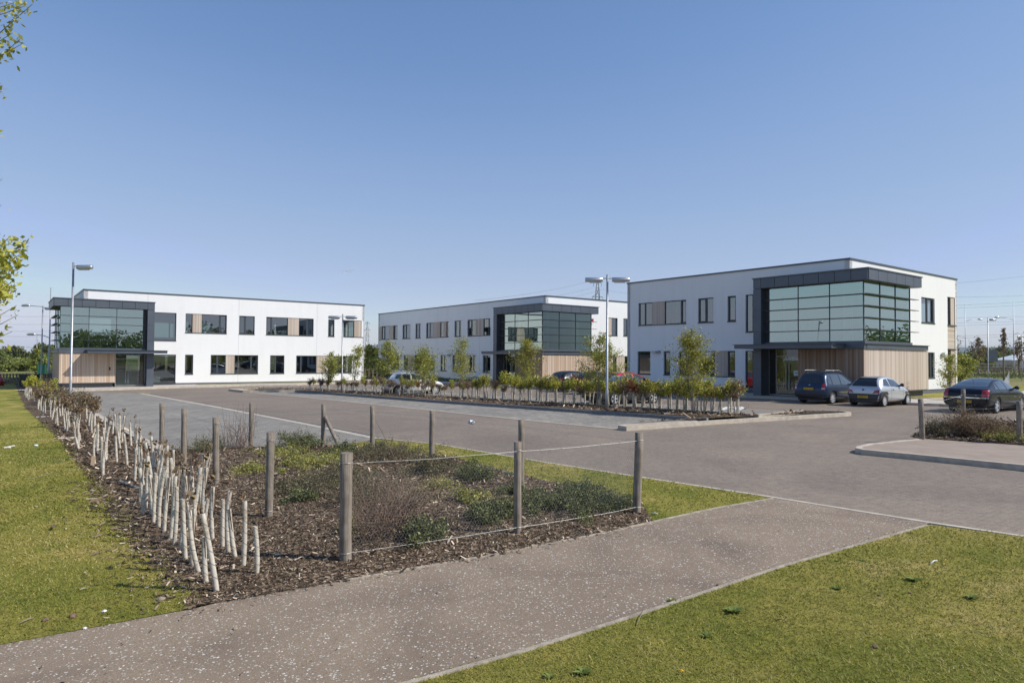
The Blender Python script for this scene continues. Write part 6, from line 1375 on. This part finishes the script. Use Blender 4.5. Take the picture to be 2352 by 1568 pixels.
# far traffic, sign and marquee
for i, (u, Y, src, lb) in enumerate([(2226, 170, h1, 'small white car on the far road left of the russet tree'), (2255, 170, h4, 'reddish car on the far road behind the russet tree'), (2276, 172, h1, 'white car on the far road under the dark road sign'), (2312, 174, h2, 'dark car with glinting glass on the far road'), (2338, 176, h1, 'white car on the far road near the marquee')]):
    c = copy_tree(src); x, y = AT(u, Y); c.location = (x, y, H(x, y)+.1); c.rotation_euler = (0, 0, .1 if i % 2 else 3.2); c['label'] = lb; c['group'] = 'cars on the far road'
x, y = AT(2279, 118); z = H(x, y); r_ = empty('road_sign', (x, y, z), 0, 'back of a large dark road sign beyond the right field', 'road sign'); h = topz(x, y, 803)-z; b = topz(x, y, 830)-z
mb = MB(); mb.box(-.95, .95, -.04, .04, b, h); mb.build('panel', M['dark'], r_)
for sx in (-.7, .7): mb = MB(); mb.tube([(sx, .08, -.1), (sx, .08, h)], .05, 6); mb.build('post', M['steel'], r_)
x, y = AT(2352, 150); z = H(x, y); r_ = empty('marquee', (x, y, z), 0, 'white peaked marquee roof at the far right edge', 'marquee'); h = topz(x, y, 808)-z
mb = MB(); mb.poly([(-5, -3, h*.55), (5, -3, h*.55), (0, 0, h)]); mb.poly([(5, -3, h*.55), (5, 3, h*.55), (0, 0, h)]); mb.poly([(5, 3, h*.55), (-5, 3, h*.55), (0, 0, h)]); mb.poly([(-5, 3, h*.55), (-5, -3, h*.55), (0, 0, h)]); mb.build('roof', M['white'], r_)
mb = MB(); mb.box(-4.8, 4.8, -2.8, 2.8, 0, h*.54); mb.build('side_wall', M['slab'], r_)
# bin store, green sheeting and red marker at far left
x, y = AT(69, 58); mb = MB(); mb.box(-.5, .5, -.5, .5, -.1, 1.0); mb.box(-.54, .54, -.54, .54, 1.0, 1.06); o = mb.build('bin_store', M['black'], None); o.location = (x, y, H(x, y)); tag(o, 'black box like bin store behind the brown hedge, left of the lamp post', 'bin store')
x, y = AT(105, 86); mb = MB(); mb.box(-.9, .9, -.05, .05, 0, 1.6)
for q in (-.9, 0, .9): mb.tube([(q, -.08, 0), (q, -.08, 1.75)], .04, 5)
o = mb.build('green_screen', M['green_net'], None); o.location = (x, y, H(x, y)); tag(o, 'green sheeting screen in the field between the left lamps', 'screen')
x, y = AT(1.5, 60); mb = MB(); mb.tube([(0, 0, 0), (0, 0, .5), (0, 0, .9)], [.32, .32, .1], 10); o = mb.build('red_barrel', M['red_lens'], None, True); o.location = (x, y, H(x, y)); tag(o, 'red barrel at the extreme left behind the lawn', 'barrel')
x, y = AT(2310, 62); mb = MB(); mb.poly([(-.35, 0, 0), (.35, 0, 0), (.3, 0, 1.), (.1, .02, .55)]); mb.poly([(-.35, .05, 0), (.35, .05, 0), (.3, .05, 1.), (.1, .06, .55)]); o = mb.build('triangular_sheet', M['white'], None); o.location = (x, y, H(x, y)); tag(o, 'white triangular sheet tied to the staked tree', 'sheet')
# woodland behind the photographer, mirrored in the glazing
def wood():
    C = []; S = 0
    for i in range(120):
        a = rng.uniform(-.95, .95)*1.5; r = rng.uniform(75, 110); x, y = r*math.sin(a)+10, -r*math.cos(a)*.9
        if i >= 84: x, y = rng.uniform(120, 160), rng.uniform(-20, 105)
        h = rng.uniform(7, 12); w_ = rng.uniform(4, 7); n = 1000
        d = rng.normal(size=(n, 3)); d /= np.linalg.norm(d, axis=1)[:, None]; C.append(d*(rng.random((n, 1))**.4)*np.array([w_, w_, h*.5])+np.array([x, y, h*.5]))
    C = np.concatenate(C); o = np_mesh('woodland', leaves_np(C, .75, .8), None, M['far2'], rng.random(len(C))); tag(o, 'belt of dark trees behind the photographer, mirrored in the office glazing', 'woodland', kind='stuff')
wood()
# one small wisp of cloud
bm = bmesh.new(); bmesh.ops.create_icosphere(bm, subdivisions=4, radius=1)
for v in bm.verts: v.co.x *= 1+.3*math.sin(v.co.z*6); v.co.z *= .6+.4*abs(math.sin(v.co.x*5))
me = bpy.data.meshes.new('cloud'); bm.to_mesh(me); bm.free(); o = bpy.data.objects.new('cloud', me); COL.objects.link(o); Y = 9000; x, y = AT(794, Y); o.location = (x, y, topz(x, Y, 622)); o.scale = (95, 60, 26); o.rotation_euler = (0, -.15, 0)
m_, n_, l_, b_ = nt('thin cloud'); b_.inputs['Base Color'].default_value = (.9, .92, .95, 1); b_.inputs['Roughness'].default_value = 1
f_ = noise(n_, l_, 2.2, 4); lw = n_.new('ShaderNodeLayerWeight'); lw.inputs[0].default_value = .35
k1 = mth(n_, l_, 'MULTIPLY', mth(n_, l_, 'SUBTRACT', 1., lw.outputs['Facing']), mth(n_, l_, 'MAXIMUM', mth(n_, l_, 'MULTIPLY', mth(n_, l_, 'SUBTRACT', f_, .4), 2.2), 0.))
t_ = n_.new('ShaderNodeBsdfTransparent'); x_ = n_.new('ShaderNodeMixShader'); l_.new(mth(n_, l_, 'MINIMUM', mth(n_, l_, 'MULTIPLY', k1, .8), .5), x_.inputs[0]); l_.new(t_.outputs[0], x_.inputs[1]); l_.new(b_.outputs[0], x_.inputs[2]); l_.new(x_.outputs[0], n_['Material Output'].inputs['Surface'])
me.shade_smooth(); me.materials.append(m_); tag(o, kind='structure')
# summer haze over the low ground
mb = MB(); mb.box(-5950, 5950, -900, 6800, -60, 130); o = mb.build('haze', M['white'], None); tag(o, kind='stuff')
m_ = bpy.data.materials.new('haze air'); m_.use_nodes = True; n_ = m_.node_tree.nodes; n_.remove(n_['Principled BSDF']); v_ = n_.new('ShaderNodeVolumePrincipled'); v_.inputs['Color'].default_value = (.85, .9, 1, 1); v_.inputs['Density'].default_value = .0001; m_.node_tree.links.new(v_.outputs[0], n_['Material Output'].inputs['Volume']); o.data.materials.clear(); o.data.materials.append(m_)
